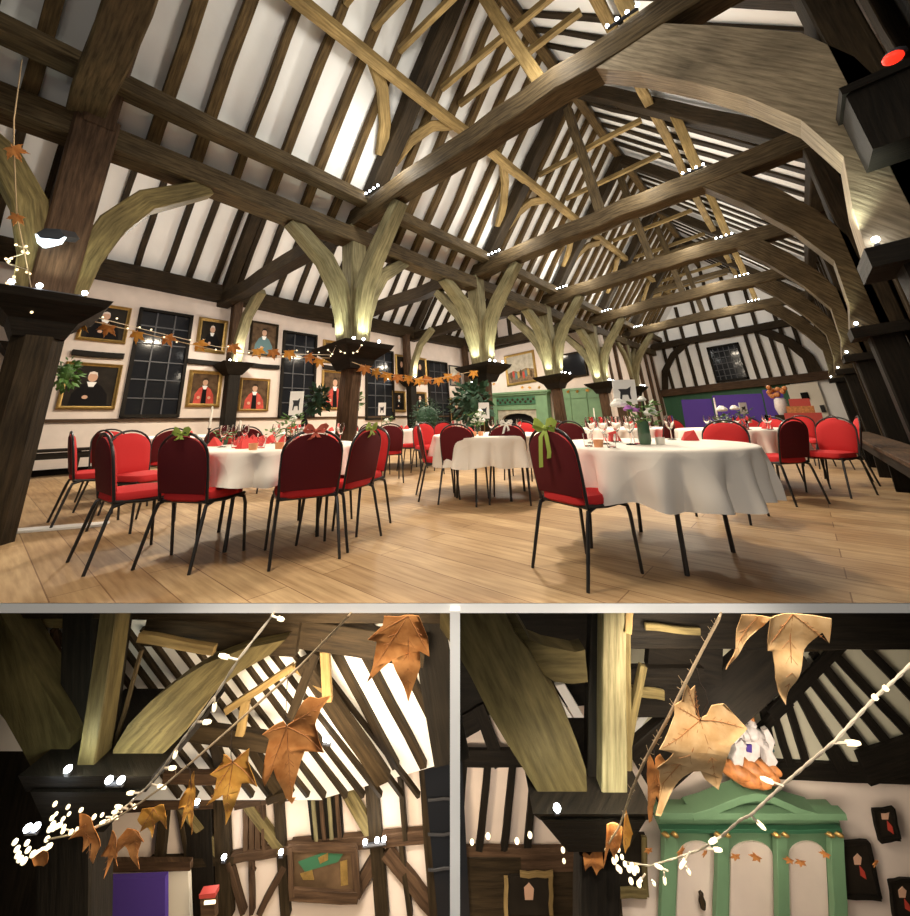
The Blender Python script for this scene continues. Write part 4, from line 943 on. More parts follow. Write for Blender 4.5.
# ---- purple screens, red boxes, fir, greenery
for i, (x0, x1, y, rz_) in enumerate(((684, 716, 17.5, 0), (716, 768, 17.2, 0), (768, 790, 16.8, 0))):
    a = G.onY(x0, 420, y); b = G.onY(x1, 420, y)
    t = thing('display_screen', ['purple fabric display screen, end panel by the green boarding', 'purple fabric display screen, broad middle panel', 'purple fabric display screen, end panel by the red boxes'][i], 'screen', V(((a.x + b.x) / 2, y, 0)), 'purple screens')
    part(t, 'panel', lambda m: m.box((a.x + .02, y - .03, .25), (b.x - .02, y + .03, 1.5 + .1 * i), 'purple'), smooth=False)
    for x in (a.x + .1, b.x - .1): part(t, 'foot', lambda m: m.box((x - .03, y - .25, 0), (x + .03, y + .25, .25), 'black_metal'), smooth=False)
for i, (px, z0, w, h, mt, lb) in enumerate(((804, .0, .8, .95, 'red_box', 'red cloth covered chest at the far end'), (803, .951, .6, .18, 'crest_gold', 'gold patterned box on the red chest'), (804, 1.132, .45, .2, 'red_box', 'small red box topmost on the gold box'))):
    c = G.onY(px, 420, 15.2); m = MB(); m.box((c.x - w / 2, 14.9, z0), (c.x + w / 2, 15.5, z0 + h), mt); tag(build('display_box', m, smooth=False), lb, 'box')
c = G.onY(787, 420, 18.0); t = thing('display_vase', 'white vase with orange dried flowers beside the purple screens', 'vase', V((c.x, 16.0, 0)))
part(t, 'stand', lambda m: m.box((c.x - .2, 15.8, 0), (c.x + .2, 16.2, .9), 'oak_dark'), smooth=False)
part(t, 'vase', lambda m: m.lathe([(.1, .9), (.17, 1.1), (.15, 1.35), (.1, 1.4), (.001, 1.4)], 'crest_white', 14, Matrix.Translation((c.x, 16.0, 0))))
part(t, 'dried_flowers', lambda m: [m.ball(V((c.x + RND.uniform(-.25, .2), 16.0 + RND.uniform(-.15, .15), 1.55 + RND.uniform(-.1, .2))), .07, 'crest_gold', 6) for i in range(14)])
def leafball(name, label, cat, c, r, mat, n=420, sq=(1, 1, 1), pot=None, seed=2, ll=.1, origin=None):
    rr = random.Random(seed); c = V(c); t = thing(name, label, cat, origin or c - V((0, 0, r * sq[2])))
    def fol(m):
        m.ball(c, r * .62, mat, 8, sq)
        for i in range(n):
            u = V((rr.gauss(0, 1), rr.gauss(0, 1), rr.gauss(0, 1))).normalized(); k = rr.uniform(.55, 1); p = c + V((u.x * sq[0], u.y * sq[1], u.z * sq[2])) * r * k
            d = (u + V((rr.uniform(-.6, .6), rr.uniform(-.6, .6), rr.uniform(-.8, .3)))).normalized(); s = d.cross(V((rr.uniform(-1, 1), rr.uniform(-1, 1), 1))).normalized(); l = rr.uniform(.6, 1.2) * ll; w = l * .3
            m.add([p, p + d * l * .5 + s * w, p + d * l, p + d * l * .5 - s * w, p + d * l * .5 + s.cross(d) * .01], [(0, 1, 4), (1, 2, 4), (2, 3, 4), (3, 0, 4), (0, 3, 1), (1, 3, 2)], mat)
    part(t, 'foliage', fol); return t
p = gdeep(427, 420, 10.3); t = leafball('potted_fir', 'dense dark green conical bush behind the middle table', 'bush', p + V((0, 0, .06)), .46, 'fir', 600, (1, 1, 1.05), ll=.07, origin=V((p.x, p.y, 0)))
part(t, 'pot', lambda m: m.lathe([(.2, 0), (.28, .6), (.001, .6)], 'oak_dark', 14, Matrix.Translation((p.x, p.y, 0))))
leafball('hanging_foliage', 'ivy bunch hanging on the near dark post', 'foliage', gdeep(66, 373, 4.25), .1, 'leaf_green', 90, (1, 1, 1.6), ll=.085, seed=3)
leafball('hanging_foliage', 'green wreath hung on the garland post, window side', 'foliage', gdeep(318, 400, 6.75), .17, 'fir', 120, (.7, 1, 1.3), ll=.13, seed=4)
leafball('hanging_foliage', 'green wreath hung on the garland post, aisle side', 'foliage', gdeep(354, 401, 6.75), .14, 'leaf_green', 80, (.8, 1, 1.2), ll=.1, seed=5)
leafball('hanging_foliage', 'large green hanging on the post before the fireplace', 'foliage', gdeep(472, 404, 8.8), .42, 'fir', 260, (1, 1, 1.1), ll=.2, seed=6)

# ---- floodlight on the near post, red lamp, dark box on the bench wall
p = gdeep(50, 238, 4.0); t = thing('floodlight', 'glowing floodlight fixed to the near dark post', 'light', p)
part(t, 'housing', lambda m: m.prism([p + RG @ V(q) for q in ((-.14, .05, 0), (-.05, .1, 0), (.1, .09, 0), (.15, .02, 0), (.1, -.02, 0), (-.1, 0, 0))], RG @ V((0, 0, -.16)), 'lamp_body'))
part(t, 'lens', lambda m: m.prism([p + RG @ V(q) for q in ((-.14, .04, .01), (-.1, .0, .01), (.1, -.02, .01), (.15, .01, .01), (.1, -.06, .01), (-.06, -.1, .01), (-.12, -.05, .01))], RG @ V((0, 0, -.03)), 'flood'))
p = gdeep(893, 58, 2.0); t = thing('warning_lamp', 'red glowing lamp high on the bench wall', 'light', p)
part(t, 'dome', lambda m: m.ball(p, .034, 'red_lamp', 12, (1.2, 1.2, .8)))
part(t, 'base', lambda m: m.ball(p + V((.015, .015, .025)), .038, 'lamp_body', 10, (1.2, 1.2, .6)))
q0 = B.onX(851, 122, .78); t = thing('wall_box', 'dark timber box fixed high on the bench wall above the first wall post', 'box', PB(.9, 3.6, 2.55))
part(t, 'body', lambda m: bbox(m, (.78, 3.45, 2.55), (1.1, 3.8, 3.0), 'oak_black'), smooth=False)
part(t, 'lid', lambda m: bbox(m, (.76, 3.42, 3.0), (1.1, 3.82, 3.06), 'oak_black'), smooth=False)

# ---- leaf garland across the arcade posts: twine, fairy lights, leaves
LEAF_OUT = []
def generic_leaf(k=1.0):
    tips = [(90, 1.0), (40, .92), (-12, .62), (140, .92), (192, .62)]
    pts = []
    order = sorted(((a, r) for a, r in tips), key=lambda q: q[0])
    n = len(order)
    for i, (a, r) in enumerate(order):
        a2, r2 = order[(i + 1) % n]; a2 = a2 + (360 if i == n - 1 else 0)
        for da, kr in ((-11, .72), (-5, .74), (0, 1), (5, .74), (11, .72)):
            q = math.radians(a + da); pts.append((math.cos(q) * r * kr, math.sin(q) * r * kr))
        q = math.radians((a + a2) / 2); rv = .42 if i < n - 1 else .12
        pts.append((math.cos(q) * rv, math.sin(q) * rv))
    return [(x * k, -y * k) for x, y in pts]
gl = generic_leaf()
def small_leaf(name, label, p, size, mat, ang, yaw, group=None):
    M = Matrix.Translation(p) @ RG.to_4x4() @ Matrix.Rotation(yaw, 4, 'Y') @ Matrix.Rotation(ang, 4, 'Z')
    vs = [M @ V((0, 0, .0))] + [M @ V((x * size, y * size, -.12 * size * (x * x + y * y) * 1.5)) for x, y in gl]
    n = len(gl); off = M.to_3x3() @ V((0, 0, -.004)); m = MB()
    m.add(vs, [(0, 1 + i, 1 + (i + 1) % n) for i in range(n)], mat); m.add([v + off for v in vs], [(0, 1 + (i + 1) % n, 1 + i) for i in range(n)], mat)
    m.add(vs[1:] + [v + off for v in vs[1:]], [(i, n + i, n + (i + 1) % n, (i + 1) % n) for i in range(n)], mat)
    m.tube([M @ V((0, .25 * size, .004)), M @ V((0, 0, 0))], .004, 'vein', 5)
    return tag(build(name, m, origin=p), label, 'leaf', group)
gpts = [(36, 312, 4.0), (88, 320, 4.4), (150, 335, 5.0), (215, 350, 5.4), (270, 357, 5.8), (330, 358, 6.3)]
gp = [gdeep(*q) for q in gpts]
t = thing('fairy_light_string', 'thin fairy light string from the near post to the garland post', 'lights', gp[0])
part(t, 'cable', lambda m: m.tube([p + V((0, 0, .05)) for p in gp], .004, 'cable', 5))
for i in range(26):
    k = i / 25 * (len(gp) - 1); a = int(min(k, len(gp) - 2)); p = gp[a].lerp(gp[a + 1], k - a) + V((RND.uniform(-.03, .03), 0, .05 + RND.uniform(-.07, .07)))
    part(t, 'bulb', lambda m: m.ball(p, .011, 'bulb_white', 6))
t = thing('garland_twine', 'twine of the leaf garland between the first two arcade posts', 'twine', gp[0]); part(t, 'twine', lambda m: m.tube(gp, .005, 'twine', 5))
for i, (px, py, zc) in enumerate(((31, 312, 3.95), (80, 322, 4.3), (108, 326, 4.6), (137, 333, 4.85), (167, 337, 5.1), (199, 343, 5.3), (233, 346, 5.5), (258, 350, 5.7), (273, 351, 5.8), (289, 352, 5.9), (308, 356, 6.1), (319, 360, 6.2))):
    small_leaf('dried_leaf', 'copper leaf on the garland by the portraits, ' + ordinal(i) + ' from the near post', gdeep(px, py, zc), .15, 'leaf_amber' if i % 2 else 'leaf_rust', RND.uniform(-.5, .5), RND.uniform(-.6, .6))
gpts = [(352, 362, 6.2), (390, 376, 7.2), (430, 380, 8.0), (470, 372, 8.6)]
gp = [gdeep(*q) for q in gpts]
t = thing('garland_twine', 'twine of the leaf garland from the garland post to the next post', 'twine', gp[0]); part(t, 'twine', lambda m: m.tube(gp, .005, 'twine', 5))
for i, (px, py, zc) in enumerate(((365, 367, 6.5), (375, 370, 6.8), (387, 374, 7.1), (398, 376, 7.3), (408, 377, 7.5), (419, 379, 7.8), (428, 378, 8.0), (438, 379, 8.1), (448, 375, 8.3), (456, 376, 8.4), (474, 372, 8.6))):
    small_leaf('dried_leaf', 'amber leaf on the garland right of the garland post, ' + ordinal(i) + ' along it', gdeep(px, py, zc), .18, 'leaf_amber' if i % 3 else 'leaf_rust', RND.uniform(-.5, .5), RND.uniform(-.6, .6))
for i, (x, z) in enumerate(((-10.8, 2.5), (-9.3, 2.25), (-8.9, 2.22), (-8.45, 2.2), (-7.6, 2.0), (-7.2, 1.96), (-6.8, 1.95), (-6.4, 1.97))):
    small_leaf('dried_leaf', 'small orange leaf hung along the green mantel and panelling, ' + ordinal(i) + ' from the corner', V((x, YF - .3 if x < -8 else YF - .2, z)), .13, 'leaf_amber', RND.uniform(-.5, .5), RND.uniform(-.5, .5))
small_leaf('dried_leaf', 'copper leaf hanging high beside the near dark post', gdeep(13, 148, 3.3), .12, 'leaf_rust', .4, .3)
small_leaf('dried_leaf', 'copper leaf over the heaped lights of the near dark post', gdeep(17, 216, 3.5), .1, 'leaf_rust', -.4, .3)
t = thing('garland_twine', 'twine of the leaf garland rising beside the near dark post', 'twine', gdeep(13, 90, 3.3)); part(t, 'twine', lambda m: m.tube([gdeep(*q) for q in ((22, 60, 3.6), (14, 120, 3.35), (14, 150, 3.31), (17, 216, 3.51), (28, 270, 3.8), (36, 312, 4.0))], .005, 'twine', 5))
# fairy lights heaped on the near post capital
t = thing('fairy_light_string', 'bundle of warm fairy lights twisted on the near post capital', 'lights', gdeep(30, 330, 3.9))
bp_ = [gdeep(16 + 12 * math.sin(i * .9) + i * .25, 245 + i * 3.1, 3.85 + .1 * math.cos(i * 1.3)) for i in range(28)]
part(t, 'cable', lambda m: m.tube(bp_, .004, 'cable', 5))
for i in range(0, 28): part(t, 'bulb', lambda m: m.ball(bp_[i] + V((RND.uniform(-.05, .05), 0, RND.uniform(-.03, .03))), .013, 'bulb', 6))
t = thing('fairy_light_string', 'short fairy lights draped around the garland post under its capital', 'lights', gdeep(345, 352, 6.4))
for i in range(9): part(t, 'bulb', lambda m: m.ball(gdeep(328 + 4.2 * i, 350 + 5 * math.sin(i * 2.2), 6.35), .015, 'bulb_white', 6))
part(t, 'cable', lambda m: m.tube([gdeep(328 + 4.2 * i, 350 + 5 * math.sin(i * 2.2), 6.36) for i in range(9)], .004, 'cable', 5))
# ================================================================ ROOMS BELOW THE HALL FLOOR
zE = zc_of(G.onZ(455, 608, 0))           # distance of the cut edge
def at(x, y, zc): return O + RG @ (ray(x, y) * (zc / F_PX))
# white gutter between the two lower views, modelled as a partition
mb = MB(); ya, yb = 611, 960
A = [at(450, ya, zE), at(460, ya, zE), at(460, yb, zE), at(450, yb, zE)]
Dv = FH * 2.6
mb.add(A + [p + Dv for p in A], [(0, 1, 2, 3), (7, 6, 5, 4), (0, 4, 5, 1), (1, 5, 6, 2), (2, 6, 7, 3), (3, 7, 4, 0)], 'gutter_white')
tag(build('gutter_wall', mb, smooth=False), 'white partition standing for the gutter between the two lower views', kind='structure')
DW = 4.7                                 # back walls, horizontal distance
def shell(name, x0, x1, mat, label, dd=DW):
    mb = MB(); a, b, c, d = L(x0, 600, dd), L(x1, 600, dd), L(x1, 940, dd), L(x0, 940, dd)
    mb.prism([a, b, c, d], FH * .1, mat); o = build(name, mb, smooth=False); tag(o, label, kind='structure'); return o
shell('wall_back_lower_west', -30, 456, 'wall_pink', 'cream plaster wall of the lower timbered room')
shell('wall_back_lower_east', 454, 945, 'wall_pink', 'pink plaster wall behind the green aedicule')
for nm, x0, lb in (('wall_side_west', -26, 'outer side wall of the lower timbered room'), ('wall_side_east', 936, 'outer side wall of the lower green room')):
    mb = MB(); a, b = L(x0, 640, 2.7), L(x0, 640, DW); a.z = b.z = -.1; mb.prism([a, b, b + V((0, 0, -4.4)), a + V((0, 0, -4.4))], RH * (-.08 if x0 < 0 else .08), 'oak_dark'); tag(build(nm, mb, smooth=False), lb, kind='structure')
mb = MB(); q = [L(-60, 900, 2.5), L(970, 900, 2.5), L(970, 900, 4.9), L(-60, 900, 4.9)]
for p in q: p.z = -4.5
mb.prism(q, V((0, 0, -.1)), 'oak_floor'); tag(build('floor_lower', mb, smooth=False), 'boarded floor of the lower rooms', kind='structure')
for p in q: p.z = -.12
# timbers given by their two ends in the view and a real distance
def lb(m, x0, y0, x1, y1, wpx, d0, d1=None, mat='oak_dark', th=.12, seg=4, bend=0, up=None):
    d1 = d0 if d1 is None else d1
    pts = []
    for i in range(seg + 1):
        k = i / seg; b = math.sin(PI * k) * bend; ln = math.hypot(x1 - x0, y1 - y0)
        pts.append(L(x0 + (x1 - x0) * k - (y1 - y0) / ln * b, y0 + (y1 - y0) * k + (x1 - x0) / ln * b, d0 + (d1 - d0) * k))
    w = wpx * zc_of(pts[seg // 2]) / F_PX
    m.sweep(pts, w, th * .45, mat, up=up or -FH, jit=.004)
def timber(name, label, cat, lst, group=None, kind=None):
    mb = MB()
    for a in lst: lb(mb, *a[:7], **a[7] if len(a) > 7 else {})
    o = build(name, mb); tag(o, label, cat if not kind else None, group, kind); return o
def plate(m, pts, d, th, mat): m.prism([L(x, y, d(x, y) if callable(d) else d) for x, y in pts], FH * th, mat)
# ---------------- west room: roof slope, framed wall, post with braces
def dsl(x, y): return 4.45 - max(0, 800 - y) * .0042
def slope(label, pts, name='ceiling', mat='plaster', df=dsl):
    mb = MB(); plate(mb, pts, lambda x, y: df(x, y) + .07, .06, mat); o = build(name, mb, smooth=False); tag(o, label, kind='structure'); return o
_a, _b, _c = (L(x, y, dsl(x, y)) for x, y in ((100, 640), (300, 640), (100, 790)))
NS = (_b - _a).cross(_c - _a).normalized(); NS = NS if NS.dot(FH) < 0 else -NS
s1 = slope('white plaster roof slope with thin rafters in the lower timbered room', [(-30, 600), (322, 600), (322, 800), (-30, 800)])
for i in range(22):
    x = 108 + i * 18.5 - (i % 3) * 1.5
    if x - 30 > 322: break
    part(s1, 'rafter', lambda m: lb(m, x - 55, 628, x + 72, 795, 4, dsl(0, 628) + .04, dsl(0, 795) + .04, 'oak_dark', .09, up=NS))
for i in range(7): part(s1, 'rafter', lambda m: lb(m, 20 + i * 11, 613 + 6 * i, 52 + i * 9, 735, 4, dsl(0, 613), dsl(0, 735), 'oak_brown', .07))
part(s1, 'purlin', lambda m: lb(m, 226, 711, 294, 666, 6, 3.75, 3.75, 'oak_yellow', .08)); part(s1, 'purlin', lambda m: lb(m, 294, 666, 330, 692, 6, 3.75, 3.8, 'oak_yellow', .08))
part(s1, 'strut', lambda m: lb(m, 240, 735, 246, 700, 8, 3.8, 3.8, 'oak_yellow', .08))
s2 = slope('white plaster roof slope with thick rafters beside the large hanging leaf', [(318, 600), (456, 600), (456, 760), (318, 800)])
for x0, x1 in ((322, 396), (350, 424), (385, 455), (300, 372)): part(s2, 'rafter', lambda m: lb(m, x0 + 8, 640, x1, 765, 7.5, dsl(0, 640) + .03, dsl(0, 765) + .03, 'oak_dark', .12, up=NS))
for x0 in (305, 330, 352): part(s2, 'rafter', lambda m: lb(m, x0, 606, x0 + 22, 632, 8, dsl(0, 606), dsl(0, 632), 'oak_dark', .1, up=NS))
T = thing('roof_truss', 'dark truss of heavy timbers crossing the roof of the lower timbered room', 'roof truss', L(300, 800, 3.9), 'oak roof trusses of the nave')
T['group'] = 'trusses in the lower room'
for a in ((150, 622, 300, 634, 34, 3.45, {'mat': 'oak_dark', 'th': .2}), (290, 630, 425, 650, 24, 3.5, {'mat': 'oak_dark', 'th': .2}), (425, 605, 452, 760, 34, 3.6, {'mat': 'oak_black'}), (-10, 606, 456, 612, 16, 3.4, {'mat': 'oak_dark', 'th': .2})):
    part(T, 'tie_beam' if a[4] > 20 else 'upper_beam', lambda m: lb(m, *a[:6], **a[6]))
part(T, 'principal_rafter', lambda m: lb(m, 303, 660, 384, 778, 15, 3.72, 4.12, 'oak_dark', .16, up=NS))
part(T, 'lower_beam', lambda m: lb(m, 175, 728, 275, 742, 14, 3.9, 3.9, 'oak_dark', .14))
part(T, 'lower_beam', lambda m: lb(m, 165, 776, 240, 778, 9, 4.1, 4.1, 'oak_brown', .12))
part(T, 'strut', lambda m: lb(m, 316, 652, 292, 716, 9, 3.7, 3.8, 'oak_dark', .1)); part(T, 'strut', lambda m: lb(m, 325, 650, 328, 700, 9, 3.6, 3.7, 'oak_yellow', .1))
for a in ((250, 745, 284, 800, 8), (214, 742, 232, 800, 9), (292, 790, 268, 800, 6)): part(T, 'strut', lambda m: lb(m, *a, 4.2, 4.3, 'oak_dark', .1))
W = thing('wall_framing', 'timber framing of posts, studs and braces on the lower room wall', 'timber framing', L(330, 900, DW - .15)); W['kind'] = 'structure'
del W['category']
D1 = DW - .06
for nm, a, mt in (('plate', (100, 806, 240, 800, 8), 'oak_brown'), ('plate', (236, 800, 300, 789, 12), 'oak_brown'), ('plate', (296, 788, 456, 740, 13), 'oak_brown'), ('mid_rail', (150, 862, 235, 858, 7), 'oak_dark'), ('mid_rail', (232, 857, 292, 847, 7), 'oak_brown'), ('mid_rail', (292, 846, 456, 832, 10), 'oak_brown'),
                  ('post', (369, 755, 383, 915, 13), 'oak_dark'), ('post', (278, 785, 286, 915, 9), 'oak_dark'), ('post', (222, 795, 226, 915, 15), 'oak_dark'), ('post', (200, 800, 202, 915, 26), 'oak_black'),
                  ('brace', (334, 765, 374, 838, 11), 'oak_green'), ('brace', (242, 795, 281, 848, 8), 'oak_green'), ('brace', (180, 800, 221, 852, 9), 'oak_green'), ('brace', (386, 850, 436, 912, 12), 'oak_brown'), ('brace', (380, 850, 356, 892, 11), 'oak_brown'),
                  ('brace', (229, 860, 244, 912, 5), 'oak_brown'), ('brace', (285, 864, 260, 912, 6), 'oak_brown'), ('stud', (398, 752, 406, 838, 5), 'oak_dark'), ('stud', (422, 748, 434, 915, 9), 'oak_dark'), ('stud', (401, 840, 410, 915, 5), 'oak_dark'), ('stud', (252, 858, 252, 912, 4), 'oak_brown'),
                  ('stud', (262, 795, 265, 850, 3), 'oak_brown'), ('stud', (165, 808, 160, 862, 9), 'oak_dark'), ('stud', (180, 806, 190, 862, 5), 'oak_dark')):
    part(W, nm, lambda m: lb(m, *a, D1, D1, mt, .12))
part(W, 'knot', lambda m: plate(m, [(249, 872), (252, 867), (255, 872), (252, 879)], D1 - .09, .03, 'oak_brown'))
for x in (246, 252, 258): part(W, 'board', lambda m: lb(m, x, 800, x, 850, 5, D1, D1, 'oak_brown', .05))
def lowquad(name, label, pts, d, mat, cat=None, kind=None, th=.04):
    mb = MB(); plate(mb, pts, d, th, mat); o = build(name, mb, smooth=False); tag(o, label, cat, None, kind); return o
w1 = lowquad('window_6', 'dark slatted opening in the framed wall of the lower room', [(306, 789), (339, 782), (343, 838), (312, 842)], D1 - .02, 'oak_black', kind='structure')
for i in range(4): part(w1, 'slat', lambda m: lb(m, 312 + i * 8, 789 - i * 1.7, 316 + i * 8, 841 - i, 3.5, D1 - .06, D1 - .06, 'oak_pale_lit' if i % 2 == 0 else 'oak_brown', .04))
w2 = lowquad('window_7', 'tall black window at the end of the lower timbered wall', [(424, 768), (462, 760), (470, 920), (438, 920)], D1 - .08, 'black_glass', kind='structure')
for y in (800, 835, 870): part(w2, 'glazing_bar', lambda m: lb(m, 428, y, 460, y - 2, 2, D1 - .12, D1 - .12, 'lead', .02))
pt_ = thing('framed_picture', 'dark gold and green painting on the lower timbered wall', 'painting', L(322, 897, D1 - .14))
part(pt_, 'frame', lambda m: [lb(m, *a, D1 - .12, D1 - .12, 'oak_brown', .06) for a in ((288, 846, 356, 849, 6), (290, 894, 358, 897, 9), (290, 846, 292, 896, 5), (354, 848, 358, 897, 7))])
part(pt_, 'canvas', lambda m: (plate(m, [(290, 848), (356, 850), (357, 893), (291, 892)], D1 - .1, .02, 'paint_brown'), plate(m, [(298, 862), (330, 850), (345, 851), (338, 862), (305, 872)], D1 - .106, .004, 'green_board'), plate(m, [(340, 862), (347, 860), (348, 885), (341, 886)], D1 - .108, .004, 'gold'), plate(m, [(300, 874), (312, 870), (314, 880), (303, 880)], D1 - .108, .004, 'gold'), plate(m, [(318, 858), (328, 853), (328, 860), (320, 864)], D1 - .109, .004, 'gold')), smooth=False)
lowquad('display_screen', 'purple cloth screen low in the lower timbered room', [(96, 880), (165, 877), (165, 925), (96, 925)], 4.3, 'purple', 'screen')
lowquad('door_3', 'small cream door beside the lower purple screen', [(167, 872), (188, 870), (190, 925), (168, 925)], 4.5, 'door_white', kind='structure')
lowquad('beam_rail', 'brown rail over the lower purple screen', [(60, 862), (190, 862), (190, 871), (60, 874)], 4.42, 'oak_brown', 'beam')
lowquad('dark_panel', 'added dark panel behind the lower purple screen', [(-30, 690), (64, 690), (100, 806), (100, 925), (-30, 925)], 4.3, 'oak_black', 'panel')  # dark sheet added to darken the bright corner of this room
t = thing('lit_sign', 'small red topped box with a lit white strip low on the dark post', 'sign', L(207, 906, 4.3))
part(t, 'body', lambda m: plate(m, [(200, 899), (214, 898), (215, 920), (201, 920)], 4.3, .05, 'oak_brown'), smooth=False); part(t, 'top', lambda m: plate(m, [(199, 895), (215, 893), (215, 898), (199, 899)], 4.28, .06, 'red_box'), smooth=False); part(t, 'lit_strip', lambda m: plate(m, [(204, 902), (215, 901), (215, 904), (204, 905)], 4.29, .01, 'bulb_white'), smooth=False)
# post with capital and braces
t = thing('timber_post', 'dark carved post and braces in the lower timbered room', 'post', L(75, 915, 3.3))
part(t, 'shaft', lambda m: lb(m, 76, 815, 74, 940, 52, 3.4, 3.4, 'oak_black', .4))
def frust(m, x0, x1, y0, xa, xb, y1, d, th, mat):
    f0 = [L(x0, y0, d), L(x1, y0, d), L(x1, y0, d) + FH * th, L(x0, y0, d) + FH * th]; k = .12
    f1 = [L(xa, y1, d + k), L(xb, y1, d + k), L(xb, y1, d + k) + FH * (th - 2 * k), L(xa, y1, d + k) + FH * (th - 2 * k)]
    m.add(f0 + f1, [(0, 1, 2, 3), (7, 6, 5, 4), (0, 4, 5, 1), (1, 5, 6, 2), (2, 6, 7, 3), (3, 7, 4, 0)], mat)
part(t, 'capital', lambda m: (frust(m, 18, 152, 776, 26, 146, 792, 3.05, .8, 'oak_black'), frust(m, 30, 140, 792, 48, 104, 832, 3.12, .66, 'oak_black')), smooth=False)
part(t, 'upper_post', lambda m: lb(m, 84, 600, 80, 776, 30, 3.4, 3.4, 'oak_black', .25))
part(t, 'front_brace', lambda m: lb(m, 118, 600, 92, 775, 17, 3.15, 3.2, 'oak_brace', .3)); part(t, 'back_strut', lambda m: lb(m, 128, 600, 104, 775, 9, 3.3, 3.3, 'oak_black', .14)); part(t, 'back_strut', lambda m: lb(m, 142, 650, 108, 770, 3, 3.3, 3.3, 'oak_tie', .05))
part(t, 'brace', lambda m: (setattr(m, 'ud', (RH * .75 + V((0, 0, .65))).normalized()), m.prism([L(x, y, 3.2 + (780 - y) * .0006) for x, y in ((112, 777), (113, 750), (128, 725), (150, 702), (176, 682), (205, 664), (240, 650), (285, 640), (270, 655), (240, 672), (217, 690), (198, 712), (182, 735), (165, 752), (148, 764), (138, 777))], FH * .15, 'oak_green')), smooth=False)
part(t, 'brace', lambda m: (setattr(m, 'ud', (RH * .5 - V((0, 0, .85))).normalized()), m.prism([L(x, y, 3.25) for x, y in ((-20, 600), (-4, 606), (12, 634), (28, 662), (45, 690), (62, 718), (70, 735), (66, 776), (36, 776), (22, 750), (5, 720), (-20, 690))], FH * .2, 'oak_brace')), smooth=False)
part(t, 'arch_beam', lambda m: lb(m, 140, 636, 215, 650, 8, 3.3, 3.3, 'oak_yellow', .1)); part(t, 'arch_beam', lambda m: lb(m, 12, 618, 66, 622, 8, 3.5, 3.5, 'oak_yellow', .1))
for nm, pts in (('white spotlight on the dark capital, left of the braces', [(68, 769)]), ('pair of white spotlights under the broad pale brace', [(109, 780), (121, 780)]), ('pair of white spotlights low behind the fairy lights', [(28, 828), (36, 827)]), ('white spotlights on the framed wall beside the dark post', [(365, 842), (377, 840), (384, 839)]), ('white spotlight at the foot of the green wall brace', [(281, 852)]), ('white spotlight on the rail by the lower dark post', [(224, 857)]), ('small white light on the truss beside the hanging leaf', [(325, 739), (329, 740)]), ('small white light on the beam behind the narrow leaf', [(197, 802)])):
    d = 3.02 if pts[0][0] < 130 else (4.1 if pts[0][1] < 810 else D1 - .14)
    t2 = thing('spotlight_cluster', nm, 'light', L(*pts[0], d))
    part(t2, 'base', lambda m: m.tube([L(pts[0][0] - 2, pts[0][1] + 4, d + .03), L(pts[-1][0] + 2, pts[-1][1] + 4, d + .03)], .015, 'lamp_body', 6))
    for x, y in pts: part(t2, 'bulb', lambda m: m.ball(L(x, y, d), .02, 'led', 10, (1, 1, .8)))
# ---------------- east room
D2 = DW - .02
s3 = lowquad('ceiling', 'olive plaster gable with a fan of dark rafters over the green aedicule', [(618, 600), (930, 600), (930, 790), (880, 772), (760, 768), (640, 772)], D2 - .06, 'plaster_olive', kind='structure', th=.03)
for a in ((752, 665, 771, 745), (766, 690, 790, 765), (783, 688, 808, 768), (783, 668, 850, 770), (797, 690, 840, 770), (797, 662, 880, 768), (812, 652, 905, 765), (826, 645, 920, 745), (850, 632, 930, 715), (735, 680, 742, 740), (725, 690, 735, 735), (708, 700, 715, 770)):
    part(s3, 'rafter', lambda m: lb(m, *a, 9 if a[0] > 790 else 7, D2 - .1, D2 - .1, 'oak_black', .07))
part(s3, 'collar', lambda m: lb(m, 770, 715, 850, 637, 10, D2 - .16, D2 - .16, 'oak_black', .07)); part(s3, 'collar', lambda m: lb(m, 745, 745, 790, 700, 8, D2 - .16, D2 - .16, 'oak_black', .07))
T = thing('roof_truss', 'shadowed beams above the green aedicule in the lower room', 'roof truss', L(760, 690, 3.8), 'trusses in the lower room')
for nm, a in (('tie_beam', (612, 622, 930, 622, 40, 3.6, {'mat': 'oak_black', 'th': .2})), ('tie_beam', (790, 640, 930, 632, 16, 3.7, {'mat': 'oak_dark', 'th': .2})), ('brace', (640, 772, 790, 640, 46, 3.9, {'mat': 'oak_black', 'th': .2})), ('brace', (622, 690, 705, 690, 40, 3.75, {'mat': 'oak_black', 'th': .15})), ('brace', (648, 640, 720, 660, 42, 3.8, {'mat': 'oak_black', 'th': .15})), ('strut', (645, 626, 700, 632, 6, 3.5, {'mat': 'oak_green', 'th': .05})), ('strut', (630, 690, 664, 695, 8, 3.6, {'mat': 'oak_green', 'th': .05})), ('purlin', (760, 768, 930, 775, 14, 4.6, {'mat': 'oak_black', 'th': .1})), ('valley_board', (862, 768, 935, 745, 26, 4.55, {'mat': 'oak_black', 'th': .1}))):
    part(T, nm, lambda m: lb(m, *a[:6], **a[6]))
W = thing('wall_framing', 'studs and rails on the pink wall left of the lower pale post', 'timber framing', L(500, 900, D2 - .1)); W['kind'] = 'structure'; del W['category']
